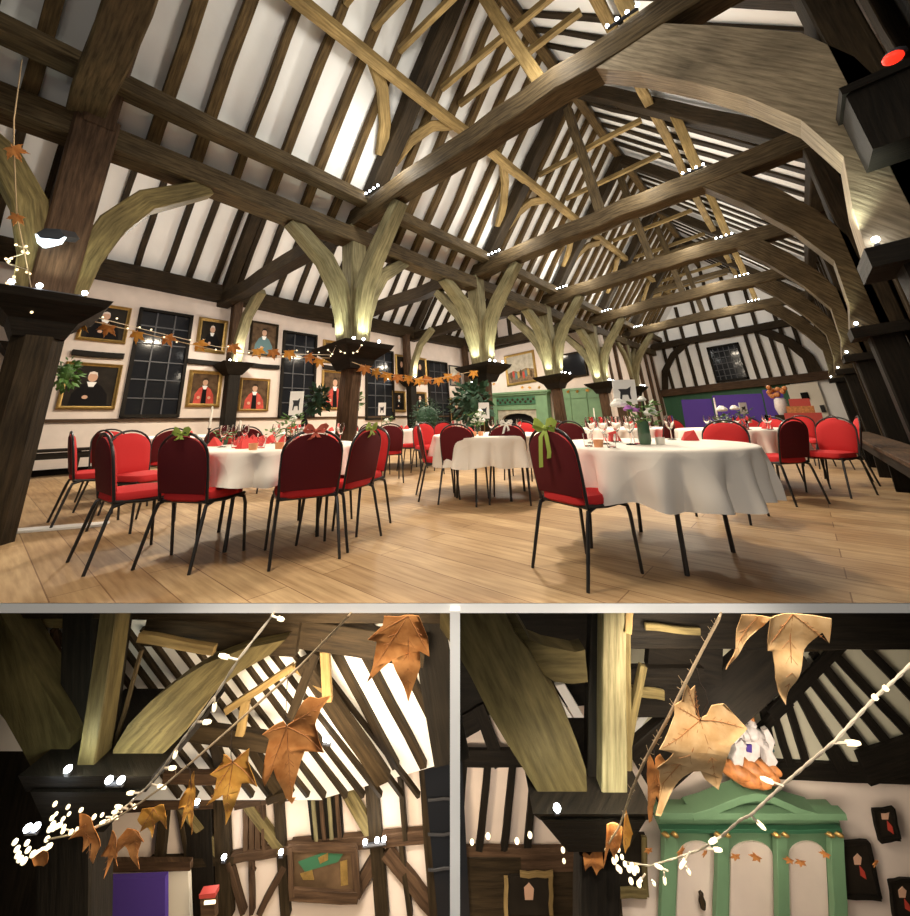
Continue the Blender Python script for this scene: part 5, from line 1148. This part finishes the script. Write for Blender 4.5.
for nm, a, mt in (('plate', (450, 757, 522, 757, 14), 'oak_black'), ('stud', (488, 765, 479, 850, 7), 'oak_black'), ('stud', (513, 765, 504, 850, 7), 'oak_black'), ('stud', (534, 770, 527, 850, 7), 'oak_black'), ('stud', (464, 765, 458, 850, 6), 'oak_black'), ('rail', (450, 858, 620, 858, 18), 'oak_brown'), ('panelling', (450, 890, 620, 890, 52), 'oak_dark'), ('brace', (478, 705, 500, 765, 12), 'oak_black'), ('brace', (450, 735, 482, 715, 18), 'oak_black')):
    part(W, nm, lambda m: lb(m, *a, D2 - .06, D2 - .06, mt, .08))
lowquad('wall_upper', 'flat black oak sheet above the studs behind the broad brace', [(440, 600), (640, 600), (640, 700), (440, 720)], D2 - .05, 'oak_black', kind='structure')  # plain black sheet over the wall above the studs
for i, a in enumerate(((560, 686, 586, 728, 9), (556, 698, 582, 735, 4), (566, 720, 584, 748, 5), (632, 735, 645, 715, 10))):
    o = lowquad('ceiling_gap', ['white strip of plaster between the broad brace and the lower post', 'thin pale strip beneath the white plaster strip', 'pale strip lowest between brace and lower post', 'pale strip behind the twine right of the lower post'][i], [(a[0] - a[4] / 2, a[1]), (a[0] + a[4] / 2, a[1] - 2), (a[2] + a[4] / 2, a[3]), (a[2] - a[4] / 2, a[3] + 2)], D2 - .12, 'plaster', kind='structure', th=.05)
fp_ = thing('framed_picture', 'brown framed portrait on the dark panelling below the lower post', 'painting', L(538, 906, D2 - .16))
part(fp_, 'frame', lambda m: [lb(m, *a, D2 - .14, D2 - .14, 'oak_yellow', .04) for a in ((520, 874, 553, 874, 4), (551, 874, 551, 915, 4), (506, 876, 506, 915, 4))]); part(fp_, 'canvas', lambda m: (plate(m, [(508, 876), (550, 876), (550, 915), (508, 915)], D2 - .12, .02, 'paint_dark'), plate(m, [(524, 888), (529, 883), (534, 889), (533, 900), (525, 900)], D2 - .126, .004, 'skin')), smooth=False)
# green aedicule
t = thing('aedicule', 'green painted classical wall surround with pediment and white arched panels', 'wall surround', L(750, 915, D2 - .3))
part(t, 'back_panel', lambda m: plate(m, [(663, 822), (840, 822), (846, 925), (664, 925)], D2 - .06, .05, 'green_paint'), smooth=False)
part(t, 'entablature', lambda m: (plate(m, [(660, 812), (838, 812), (840, 829), (660, 829)], D2 - .14, .12, 'green_paint'), lb(m, 657, 812, 842, 812, 5, D2 - .24, D2 - .24, 'green_paint', .18), lb(m, 660, 829, 840, 829, 3, D2 - .2, D2 - .2, 'green_board', .1)), smooth=False)
def pedi(m):
    out = [(688, 811), (705, 806), (722, 799), (738, 793), (751, 791), (764, 793), (778, 799), (794, 806), (812, 811)]
    plate(m, out, D2 - .16, .12, 'green_paint')
    m.sweep([L(x, y - 2, D2 - .2) for x, y in out], .05, .16, 'green_paint', up=FH)
part(t, 'pediment', pedi, smooth=False)
for x, w in ((670, 13), (722, 11), (780, 11), (834, 13)):
    part(t, 'column', lambda m: lb(m, x, 830, x + (x - 750) * .06, 925, w, D2 - .16, D2 - .16, 'green_paint', .12))
    part(t, 'gilded_capital', lambda m: [m.ball(L(x + q, 834, D2 - .22), .03, 'gold', 8, (1.3, .6, .6)) for q in (-5, 4)])
for x0, x1 in ((679, 715), (731, 773), (790, 826)):
    c = (x0 + x1) / 2; r = (x1 - x0) / 2
    part(t, 'arched_panel', lambda m: plate(m, [(x0 + (x0 - 750) * .04, 925), (x0, 856)] + [(c - r * math.cos(PI * i / 10), 856 - 14 * math.sin(PI * i / 10)) for i in range(1, 10)] + [(x1, 856), (x1 + (x1 - 750) * .04, 925)], D2 - .075, .02, 'wall_pink'), smooth=False)
# coat of arms
t = thing('carved_crest', 'painted carved crest with pale supporters on a gilded base', 'crest', L(750, 780, D2 - .3)); Dc = D2 - .3
part(t, 'base', lambda m: [m.ball(L(x, y, Dc), r, 'crest_gold', 8, (1.4, .6, .7)) for x, y, r in ((733, 770, .09), (742, 775, .1), (752, 776, .1), (762, 773, .09), (768, 768, .07), (748, 768, .09), (758, 767, .08))])
part(t, 'shield', lambda m: (m.prism([L(x, y, Dc - .02) for x, y in ((744, 742), (760, 742), (760, 756), (752, 765), (744, 756))], FH * .08, 'crest_white'), m.prism([L(x, y, Dc - .03) for x, y in ((747, 745), (752, 745), (752, 753), (747, 752))], FH * .02, 'purple')))
for s in (-1, 1):
    part(t, 'supporter', lambda m: m.sweep([L(752 + s * x, y, Dc) for x, y in ((15, 766), (17, 757), (14, 748), (16, 738), (12, 728))], .085, .08, 'crest_white', up=FH, taper=[.7, 1.1, .8, .9, .5]))
    part(t, 'paw', lambda m: (m.tube([L(752 + s * 14, 746, Dc - .03), L(752 + s * 8, 742, Dc - .05)], .03, 'crest_white', 6), m.tube([L(752 + s * 15, 738, Dc), L(752 + s * 20, 750, Dc + .05)], .02, 'paint_teal', 6)))
part(t, 'crown', lambda m: ([m.ball(L(x, y, Dc), r, 'crest_white', 8) for x, y, r in ((752, 732, .06), (746, 735, .045), (758, 735, .045), (752, 724, .035))], m.ball(L(752, 719, Dc), .022, 'crest_gold', 8)))
m = MB(); m.lathe([(.02, 0), (.028, .04), (.016, .07), (.02, .09), (.001, .11)], 'oak_dark', 10, Matrix.Translation(L(703, 908, D2 - .15))); tag(build('statuette', m), 'small dark figure in the first white arched panel', 'figure')
for i, (x, y, s) in enumerate(((649, 850, .05), (681, 851, .065), (706, 852, .05), (736, 856, .06), (757, 857, .065), (790, 860, .055), (801, 862, .06), (826, 854, .055), (877, 862, .05))):
    small_leaf('dried_leaf', 'small copper leaf strung across the green aedicule, ' + ordinal(i) + ' from the pale post', L(x, y, D2 - .34), s, 'leaf_rust', RND.uniform(-.6, .6), RND.uniform(-.5, .5))
def lowpic(label, pts, d, seed, gold='gold'):
    t = thing('framed_picture', label, 'painting', L((pts[2][0] + pts[3][0]) / 2, pts[2][1], d))
    part(t, 'frame', lambda m: [lb(m, *pts[i], *pts[(i + 1) % 4], 3, d, d, gold, .05) for i in range(4)])
    cx = sum(p[0] for p in pts) / 4; cy = sum(p[1] for p in pts) / 4
    part(t, 'canvas', lambda m: (plate(m, pts, d + .01, .02, 'paint_dark'), plate(m, [(cx - 5, cy - 12), (cx - 1, cy - 16), (cx + 3, cy - 12), (cx + 2, cy - 5), (cx - 4, cy - 5)], d + .004, .004, 'skin'), plate(m, [(cx + 1, cy - 4), (cx + 6, cy + 2), (cx + 8, cy + 10), (cx + 2, cy + 6)], d + .004, .004, 'robe_red')), smooth=False)
lowpic('dark portrait with gold frame right of the green aedicule', [(841, 843), (868, 842), (880, 898), (846, 896)], D2 - .1, 1, 'oak_black')
lowpic('dark picture high at the corner of the lower pink wall', [(873, 811), (893, 808), (899, 838), (880, 841)], D2 - .12, 2, 'oak_black')
lowpic('dark picture low at the corner of the lower pink wall', [(890, 881), (912, 880), (916, 925), (896, 925)], D2 - .12, 2, 'oak_black')
t = thing('framed_picture', 'olive framed picture behind the lower post beside the aedicule', 'painting', L(632, 900, D2 - .12)); part(t, 'frame', lambda m: [lb(m, *a, D2 - .1, D2 - .1, 'oak_green', .05) for a in ((614, 893, 646, 893, 7), (644, 836, 646, 896, 5), (612, 830, 612, 896, 4))]); part(t, 'canvas', lambda m: plate(m, [(612, 834), (645, 834), (646, 893), (613, 893)], D2 - .08, .02, 'paint_dark'), smooth=False)
# lower post with broad brace
t = thing('timber_post', 'pale lit timber post with broad brace in the lower green room', 'post', L(598, 915, 3.4))
part(t, 'shaft', lambda m: lb(m, 596, 846, 596, 940, 40, 3.55, 3.55, 'oak_black', .35))
part(t, 'capital', lambda m: (frust(m, 533, 654, 814, 540, 648, 820, 3.15, .8, 'oak_black'), frust(m, 541, 646, 820, 568, 626, 852, 3.2, .7, 'oak_black')), smooth=False)
part(t, 'upper_post', lambda m: lb(m, 612, 600, 611, 815, 24, 3.35, 3.35, 'oak_pale_lit', .25)); part(t, 'post_strip', lambda m: lb(m, 596, 600, 591, 815, 14, 3.45, 3.45, 'oak_black', .2)); part(t, 'post_strip', lambda m: lb(m, 624, 600, 626, 815, 8, 3.5, 3.5, 'oak_green', .2))  # lit face and shaded strip of the post, set by pale and black oak
part(t, 'post_strip', lambda m: lb(m, 630, 600, 627, 632, 7, 3.3, 3.3, 'oak_yellow', .1)); part(t, 'post_strip', lambda m: lb(m, 643, 665, 622, 770, 7, 3.5, 3.5, 'oak_green', .1))
part(t, 'brace', lambda m: (setattr(m, 'ud', (RH * .45 - V((0, 0, .9))).normalized()), m.prism([L(x, y, 3.3) for x, y in ((440, 600), (499, 600), (515, 634), (530, 652), (541, 672), (556, 695), (568, 720), (578, 745), (586, 770), (588, 814), (552, 814), (540, 796), (524, 770), (508, 745), (490, 715), (470, 675), (452, 645), (440, 628))], FH * .2, 'oak_brace')), smooth=False)
part(t, 'cross_brace', lambda m: m.prism([L(x, y, 3.36) for x, y in ((500, 606), (512, 608), (530, 640), (545, 646), (575, 652), (585, 650), (588, 682), (572, 684), (555, 682), (540, 672), (522, 648))], FH * .15, 'oak_brace'), smooth=False)
def lspot(nm, pts, d):
    t2 = thing('spotlight_cluster', nm, 'light', L(*pts[0], d)); part(t2, 'base', lambda m: m.tube([L(pts[0][0] - 2, pts[0][1] + 4, d + .03), L(pts[-1][0] + 2, pts[-1][1] + 4, d + .03)], .015, 'lamp_body', 6))
    for x, y in pts: part(t2, 'bulb', lambda m: m.ball(L(x, y, d), .022, 'led', 10, (1, 1, .8)))
lspot('white spotlight at the foot of the broad lower brace', [(557, 808)], 3.12)
# ---------------- strings of lights and twine in front of the lower rooms
def path_pts(lst): return [at(x, y, z) for x, y, z in lst]
def string(label, lst, arms, bulbs, r=.0042, rb=.0075, mat='bulb_white'):
    t = thing('fairy_light_string', label, 'lights', at(*lst[-1])); P_ = path_pts(lst)
    dense = []
    for a, b in zip(P_[:-1], P_[1:]):
        for i in range(6): dense.append(a.lerp(b, i / 6))
    dense.append(P_[-1])
    def cab(m):
        for ph in (0, PI):
            pts = []
            for i, p in enumerate(dense): pts.append(p + RG @ V((math.cos(i * 1.1 + ph), math.sin(i * 1.1 + ph), 0)) * r * .7)
            m.tube(pts, r * .75, 'cable', 6)
    part(t, 'cable', cab)
    for x0, y0, x1, y1, z in arms:
        a, b = at(x0, y0, z), at(x1, y1, z)
        def bl(m):
            m.tube([a, a.lerp(b, .55)], .004, 'cable', 6); m.tube([a.lerp(b, .5), a.lerp(b, .8), b], [.0075, .0085, .005], mat, 8)
        part(t, 'bulb', bl)
    for x, y, z, q in bulbs: part(t, 'bulb', lambda m: m.ball(at(x, y, z), q * rb * .62 * z / 2, mat, 8))
    return t
S2 = [(275, 611, 2.75), (272, 616, 1.5), (238, 660, 1.5), (216, 695, 1.55), (196, 722, 1.6), (178, 746, 1.7), (163, 768, 1.8), (150, 784, 1.9), (132, 801, 2.1), (112, 818, 2.15), (92, 829, 2.2), (72, 832, 2.22), (55, 824, 2.25)]
arms2 = [(272, 616, 284, 620, 1.5), (238, 660, 219, 655, 1.5), (215, 697, 214, 711, 1.55), (196, 722, 211, 722, 1.6), (178, 746, 174, 758, 1.7), (163, 768, 176, 768, 1.8), (150, 784, 166, 788, 1.9), (140, 793, 127, 793, 2.0), (130, 803, 136, 808, 2.1), (128, 809, 115, 806, 2.1), (122, 812, 112, 812, 2.2), (110, 820, 100, 823, 2.15), (106, 817, 118, 818, 2.15)]
rr_ = random.Random(5)
b2 = [(x, y, 2.2, q) for x, y, q in ((55, 804, 2.2), (68, 807, 2), (81, 810, 2), (94, 817, 2.2), (102, 815, 1.8), (69, 814, 1.8), (56, 814, 1.8), (63, 819, 2), (52, 818, 2.2), (53, 824, 2.4), (50, 829, 2.8), (54, 828, 2.6), (58, 826, 2.4), (63, 831, 2.2), (71, 832, 2.2), (83, 829, 2), (77, 829, 1.6), (84, 833, 1.6), (92, 830, 2.2), (88, 822, 2), (60, 825, 2.3), (64, 827, 2.0))]
b2 += [(x, y, 2.25, q) for x, y, q in ((15, 842, 2.6), (17, 849, 2.6), (18, 855, 2.8), (20, 859, 2.8), (24, 861, 3), (27, 843, 2.4), (28, 850, 2.6), (33, 854, 2.8), (38, 853, 2.6), (44, 850, 2.6), (48, 847, 2.6), (47, 839, 2.4), (50, 846, 2.4), (36, 855, 2.6), (41, 851, 2.6))]
string('fairy light string sweeping from the slab edge to the dark capital', S2, arms2, b2)
twine2 = [(352, 611, 2.75), (348, 617, 1.45), (300, 666, 1.45), (262, 700, 1.5), (215, 742, 1.6), (165, 785, 1.8), (140, 803, 1.95), (110, 822, 2.1), (85, 832, 2.18), (45, 840, 2.25)]
def twine(label, lst, fuzz):
    t = thing('garland_twine', label, 'twine', at(*lst[-1])); P_ = path_pts(lst); part(t, 'strand', lambda m: m.tube(P_, .0042, 'twine', 7))
    r_ = random.Random(4)
    def fz(m):
        for i in range(fuzz):
            k = r_.uniform(1, len(P_) - 1.01); a = int(k); p = P_[a].lerp(P_[a + 1], k - a); d = RG @ V((r_.uniform(-1, 1), r_.uniform(-1, 1), r_.uniform(-.5, .5)))
            m.tube([p, p + d * .008, p + d * .016 + V((0, 0, .004))], .0006, 'twine', 4)
    if fuzz: part(t, 'loose_fibre', fz)
twine('straw coloured twine of the leaf garland in the lower timbered room', twine2, 20)
twine3 = [(722, 611, 2.75), (719, 618, 1.2), (693, 668, 1.2), (668, 718, 1.25), (645, 760, 1.35), (632, 790, 1.6), (620, 825, 2.2), (605, 850, 2.35)]
twine('rough twine holding the big tan leaf in the lower green room', twine3, 90)
S3 = [(915, 660, 1.35), (897, 678, 1.35), (876, 697, 1.35), (856, 718, 1.35), (834, 742, 1.35), (811, 761, 1.4), (790, 779, 1.45), (770, 797, 1.5), (751, 815, 1.55), (740, 820, 1.6), (722, 836, 1.7), (700, 850, 1.9), (676, 858, 2.1), (650, 866, 2.3), (625, 862, 2.5)]
arms3 = [(833, 743, 860, 743, 1.35), (783, 786, 761, 778, 1.45), (751, 816, 765, 829, 1.55), (724, 835, 709, 843, 1.7), (706, 849, 722, 850, 1.85), (690, 852, 680, 868, 1.95), (686, 866, 690, 874, 1.95), (668, 871, 655, 865, 2.0), (664, 872, 665, 884, 2.0), (645, 874, 638, 884, 2.1), (652, 880, 655, 885, 2.1), (890, 684, 884, 690, 1.35), (880, 693, 873, 699, 1.35)]
b3b = [(x, y, 2.4, q) for x, y, q in ((618, 849, 2.4), (616, 858, 2.6), (614, 861, 2.6), (622, 857, 2.0), (625, 864, 2.2), (618, 868, 2.4), (620, 870, 2.4), (632, 866, 2.6), (629, 869, 2.6), (637, 869, 2.6), (634, 872, 2.4), (631, 881, 2.6), (639, 884, 2.6))]
b3b += [(x, y, 2.9, q) for x, y, q in ((472, 842, 2.3), (488, 836, 2.6), (517, 841, 2.6), (530, 835, 2.6), (563, 850, 2.3), (564, 861, 1.9), (580, 865, 2.3), (623, 739, 1.9), (621, 763, 1.9))]
string('fairy light string rising past the green aedicule to the outer wall', S3, arms3, b3b)
# ---------------- dried leaves hanging on the twine
def leaf(label, out, zc, mat, junction, stem=None, curl=.02, tilt=0, veins=True):
    """outline of one hanging leaf at its own distance; gently cupped, real thickness"""
    cx = sum(p[0] for p in out) / len(out); cy = sum(p[1] for p in out) / len(out)
    import bmesh
    bm = bmesh.new(); k = zc / F_PX
    tri = tessellate_polygon([[V((x, -y, 0)) for x, y in out]]); vs = [bm.verts.new(((x - cx) * k, -(y - cy) * k, 0)) for x, y in out]
    for tt in tri:
        try: bm.faces.new([vs[i] for i in tt])
        except ValueError: pass
    bmesh.ops.subdivide_edges(bm, edges=bm.edges[:], cuts=3, use_grid_fill=True)
    bmesh.ops.triangulate(bm, faces=bm.faces[:])
    sd = V((cx * .1, cy * .1, 0)); S = max(abs(x - cx) for x, y in out) * k + .001
    def disp(x, y): return curl * ((x / S) ** 2 - .5) + .25 * S * (noise.noise(V((x / S * 1.1, y / S * 1.1, 0)) + sd)) * .5 + tilt * x + .05 * S * math.sin(y / S * 4 + cx)
    bm.verts.index_update(); pv = [v.co.copy() for v in bm.verts]; fs = [[v.index for v in f.verts] for f in bm.faces]
    # orient all faces to the viewer
    F2 = []
    for f in fs:
        a, b, c = (pv[i] for i in f)
        F2.append(f if (b - a).cross(c - a).z > 0 else f[::-1])
    be = [(e.verts[0].index, e.verts[1].index) for e in bm.edges if len(e.link_faces) == 1]
    bm.free(); c0 = at(cx, cy, zc)
    def W_(x, y, d=0): return c0 + RG @ V((x, y, disp(x, y) + d))
    m = MB(); top = [W_(p.x, p.y) for p in pv]; bot = [W_(p.x, p.y, -.0022) for p in pv]; n = len(pv)
    m.add(top + bot, F2 + [[n + i for i in reversed(f)] for f in F2] + [(a, b, n + b, n + a) for a, b in be], mat)
    o = build('dried_leaf', m, origin=c0, angle=80); tag(o, label, 'leaf')
    jx, jy = (junction[0] - cx) * k, -(junction[1] - cy) * k
    if veins:
        tips = []
        N = len(out)
        for i in range(N):
            d = math.dist(out[i], junction)
            if d > math.dist(out[i - 1], junction) and d >= math.dist(out[(i + 1) % N], junction) and d > 12: tips.append(out[i])
        def vn(mm):
            for x, y in tips:
                ex, ey = (x - cx) * k, -(y - cy) * k
                mm.tube([W_(jx + (ex - jx) * q, jy + (ey - jy) * q, .0006) for q in (0, .25, .5, .75, .93)], [.0011 * zc, .0009 * zc, .0007 * zc, .0005 * zc, .0003 * zc], 'vein', 5)
                L_ = math.hypot(ex - jx, ey - jy); a = math.atan2(ey - jy, ex - jx)
                for q in (.3, .45, .6, .75):
                    for s in (-.7, .7):
                        bx_, by_ = jx + (ex - jx) * q, jy + (ey - jy) * q; l = L_ * .13 * (1.2 - q)
                        mm.tube([W_(bx_, by_, .0005), W_(bx_ + math.cos(a + s) * l, by_ + math.sin(a + s) * l, .0005)], .0004 * zc, 'vein', 4)
        part(o, 'vein', vn)
    if stem:
        part(o, 'stem', lambda mm: mm.tube([W_(jx, jy, .001)] + [at(x, y, zc) for x, y in stem], .0011 * zc, 'thread', 6))
    return o
def cr(pts, sc, ox, oy): return [(ox + x / sc, oy + y / sc) for x, y in pts]
c7s = 785 / 120
leaf('largest rust leaf hanging by a dark thread before the framed wall', cr([(425, 325), (405, 290), (340, 320), (275, 360), (315, 400), (300, 480), (292, 600), (300, 680), (355, 570), (375, 650), (420, 800), (465, 830), (490, 785), (465, 790), (475, 720), (520, 560), (545, 495), (680, 470), (640, 400), (620, 300), (640, 240), (660, 190), (725, 110), (640, 130), (585, 115), (540, 145), (510, 200), (470, 290)], c7s, 220, 680), 1.45, 'leaf_rust', (220 + 425 / c7s, 680 + 325 / c7s), [(286, 710), (287, 686), (288, 677)], .02)
s6 = 910 / 150
leaf('amber leaf with spread points, second from the largest leaf', cr([(490, 40), (455, -10), (440, -20), (430, 30), (385, 80), (360, 95), (400, 120), (385, 220), (345, 270), (420, 230), (440, 215), (445, 330), (450, 415), (490, 330), (540, 200), (550, 155), (660, 135), (610, 60), (590, 20), (600, -65), (550, -20)], s6, 150, 760), 1.55, 'leaf_amber', (150 + 490 / s6, 766), [(231, 755), (231, 742), (232, 730)], .02)
leaf('narrow edge-on amber leaf between the spread leaf and the cluster', cr([(258, 80), (235, 120), (215, 190), (190, 225), (180, 280), (200, 300), (190, 415), (215, 350), (240, 480), (250, 370), (255, 300), (285, 225), (270, 180), (262, 120)], s6, 150, 760), 1.7, 'leaf_amber', (150 + 235 / s6, 760 + 200 / s6), [(190, 770), (186, 764)], .03)
leaf('bright amber leaf topmost of the leaf cluster by the fairy lights', cr([(800, 300), (780, 350), (800, 400), (780, 450), (820, 430), (850, 490), (860, 420), (900, 380), (950, 420), (965, 330), (920, 290), (860, 310)], s6, 10, 760), 1.95, 'leaf_amber', (10 + 860 / s6, 760 + 312 / s6), None, .02)
leaf('rust leaf with long lower points in the leaf cluster', cr([(700, 430), (660, 470), (650, 560), (690, 530), (720, 600), (770, 690), (770, 560), (800, 490), (825, 480), (780, 440), (740, 440)], s6, 10, 760), 2.0, 'leaf_rust', (10 + 740 / s6, 760 + 440 / s6), None, .02)
leaf('slender orange leaf lowest in the leaf cluster', cr([(610, 440), (590, 520), (560, 570), (590, 590), (570, 720), (620, 600), (655, 640), (650, 540), (640, 480)], s6, 10, 760), 2.05, 'leaf_rust', (10 + 620 / s6, 760 + 460 / s6), None, .02)
leaf('brown leaf hanging left of the leaf cluster under the lights', cr([(410, 340), (420, 420), (370, 460), (430, 480), (440, 560), (480, 520), (490, 650), (530, 560), (550, 520), (520, 440), (480, 370)], s6, 10, 760), 2.12, 'leaf_rust', (10 + 450 / s6, 760 + 400 / s6), None, .02)
leaf('small brown leaf beneath the heaped fairy lights', cr([(140, 590), (150, 640), (190, 665), (230, 620), (240, 550), (190, 560)], s6, 10, 760), 2.22, 'leaf_rust', (10 + 190 / s6, 760 + 570 / s6), None, .02, veins=False)
leaf('large rust leaf hanging from the slab edge near the partition', cr([(640, 22), (600, 28), (510, 22), (500, 80), (415, 150), (465, 180), (440, 330), (410, 400), (555, 295), (600, 400), (655, 555), (690, 450), (730, 330), (725, 240), (785, 260), (775, 150), (740, 60), (720, 22)], s6, 300, 613), 1.5, 'leaf_rust', (300 + 655 / s6, 617), None, .02)
s57 = 687 / 120
leaf('big pale tan leaf with broad points before the carved crest', cr([(365, 320), (345, 300), (350, 145), (325, 170), (295, 125), (270, 220), (220, 240), (215, 290), (105, 440), (190, 470), (160, 540), (115, 605), (140, 640), (145, 740), (125, 800), (95, 845), (125, 855), (180, 790), (250, 700), (320, 615), (360, 605), (390, 660), (460, 705), (480, 640), (490, 480), (510, 410), (590, 300), (500, 220), (440, 250), (410, 300)], s57, 640, 670), 1.2, 'leaf_tan', (640 + 365 / s57, 670 + 325 / s57), [(708, 702), (705, 690), (700, 683), (697, 668)], .025)
leaf('narrow tan leaf tucked behind the big pale leaf', cr([(60, 490), (90, 550), (120, 490), (150, 530), (130, 600), (140, 690), (130, 780), (100, 740), (75, 880), (50, 870), (45, 740), (40, 600), (40, 540)], s57, 640, 670), 1.45, 'leaf_rust', (640 + 90 / s57, 670 + 550 / s57), [(654, 752), (652, 745)], .02)
leaf('huge tan leaf cut by the slab edge, pointing down at the rafters', [(767, 615), (768, 651), (775, 654), (776, 679), (781, 695), (790, 710), (794, 694), (801, 671), (808, 653), (821, 631), (827, 641), (827, 615), (800, 616)], 1.15, 'leaf_tan', (795, 616), None, .02)
leaf('slim pointed tan leaf beside the huge tan leaf', [(742, 615), (737, 650), (732, 660), (727, 671), (740, 655), (752, 640), (763, 627), (768, 615)], 1.18, 'leaf_tan', (757, 616), None, .015)
leaf('orange brown leaf low in front of the lower capital', [(607, 826), (606, 848), (603, 868), (610, 850), (615, 862), (621, 842), (622, 826)], 2.3, 'leaf_rust', (614, 828), None, .02)
leaf('thin amber leaf hanging beside the lower capital', [(627, 812), (632, 831), (630, 846), (626, 856), (623, 843), (624, 825)], 2.2, 'leaf_amber', (627, 815), None, .02)
leaf('small orange leaf beside the lower post under its capital', [(583, 853), (590, 858), (602, 850), (603, 864), (597, 877), (592, 868), (586, 874), (584, 864)], 2.5, 'leaf_rust', (594, 855), None, .02)
# ---------------- lower rooms: points by their spotlights, plus added unseen fill areas
def lamp(kind, nm, p, e, col, s, tg=None, spot=None): return light(kind, nm, p, e, col, s, tg, spot)
warm = (1, .8, .55)
lamp('POINT', 'lower_lamp', L(62, 766, 2.98), 3.2, (.9, 1, .8), .04); lamp('POINT', 'lower_lamp', L(126, 776, 2.98), 2.6, (1, .95, .7), .04)
lamp('POINT', 'lower_lamp', L(378, 838, D1 - .25), 2.5, (1, .96, .85), .04); lamp('POINT', 'lower_lamp', L(282, 850, D1 - .25), 1.6, (1, .96, .85), .04); lamp('POINT', 'lower_lamp', L(224, 855, D1 - .25), 1.2, (1, .96, .85), .04)
lamp('AREA', 'lower_room_fill', L(250, 560, 3.0) + V((0, 0, 0)) if False else V((0, 0, 0)) + L(300, 880, 3.0), 38, warm, .6, L(300, 720, 4.2))
lamp('AREA', 'lower_room_fill', L(340, 690, 2.8), 26, warm, .5, L(350, 830, DW))
lamp('POINT', 'lower_lamp', L(612, 806, 3.05), 3.2, (1, .98, .78), .04); lamp('POINT', 'lower_lamp', L(557, 802, 3.05), 3, (1, .95, .68), .04)
lamp('AREA', 'lower_room_fill', L(700, 690, 2.8), 30, (1, .85, .66), .5, L(750, 840, DW))
lamp('AREA', 'lower_room_fill', L(820, 880, 3.3), 18, (1, .86, .68), .5, L(830, 700, 4.6)); lamp('AREA', 'lower_room_fill', L(490, 880, 3.4), 8, (1, .84, .66), .4, L(500, 790, 4.6))
light('AREA', 'front_fill', FH * -1.6 + V((0, 0, 2.4)), 30, (1, .93, .84), 1.0, L(455, 760, 2.2))  # unseen fill added behind the camera for leaves and white edges
# added unseen spots that brighten the leaves in front of the cut edge
for s in (-1.15, -.4, .4, 1.15): light('SPOT', 'front_fill', FH * -.1 + RH * s + V((0, 0, 3.1)), 460, (1, .92, .8), .1, FH * 1.5 + RH * s + V((0, 0, .1)), .5, .35)
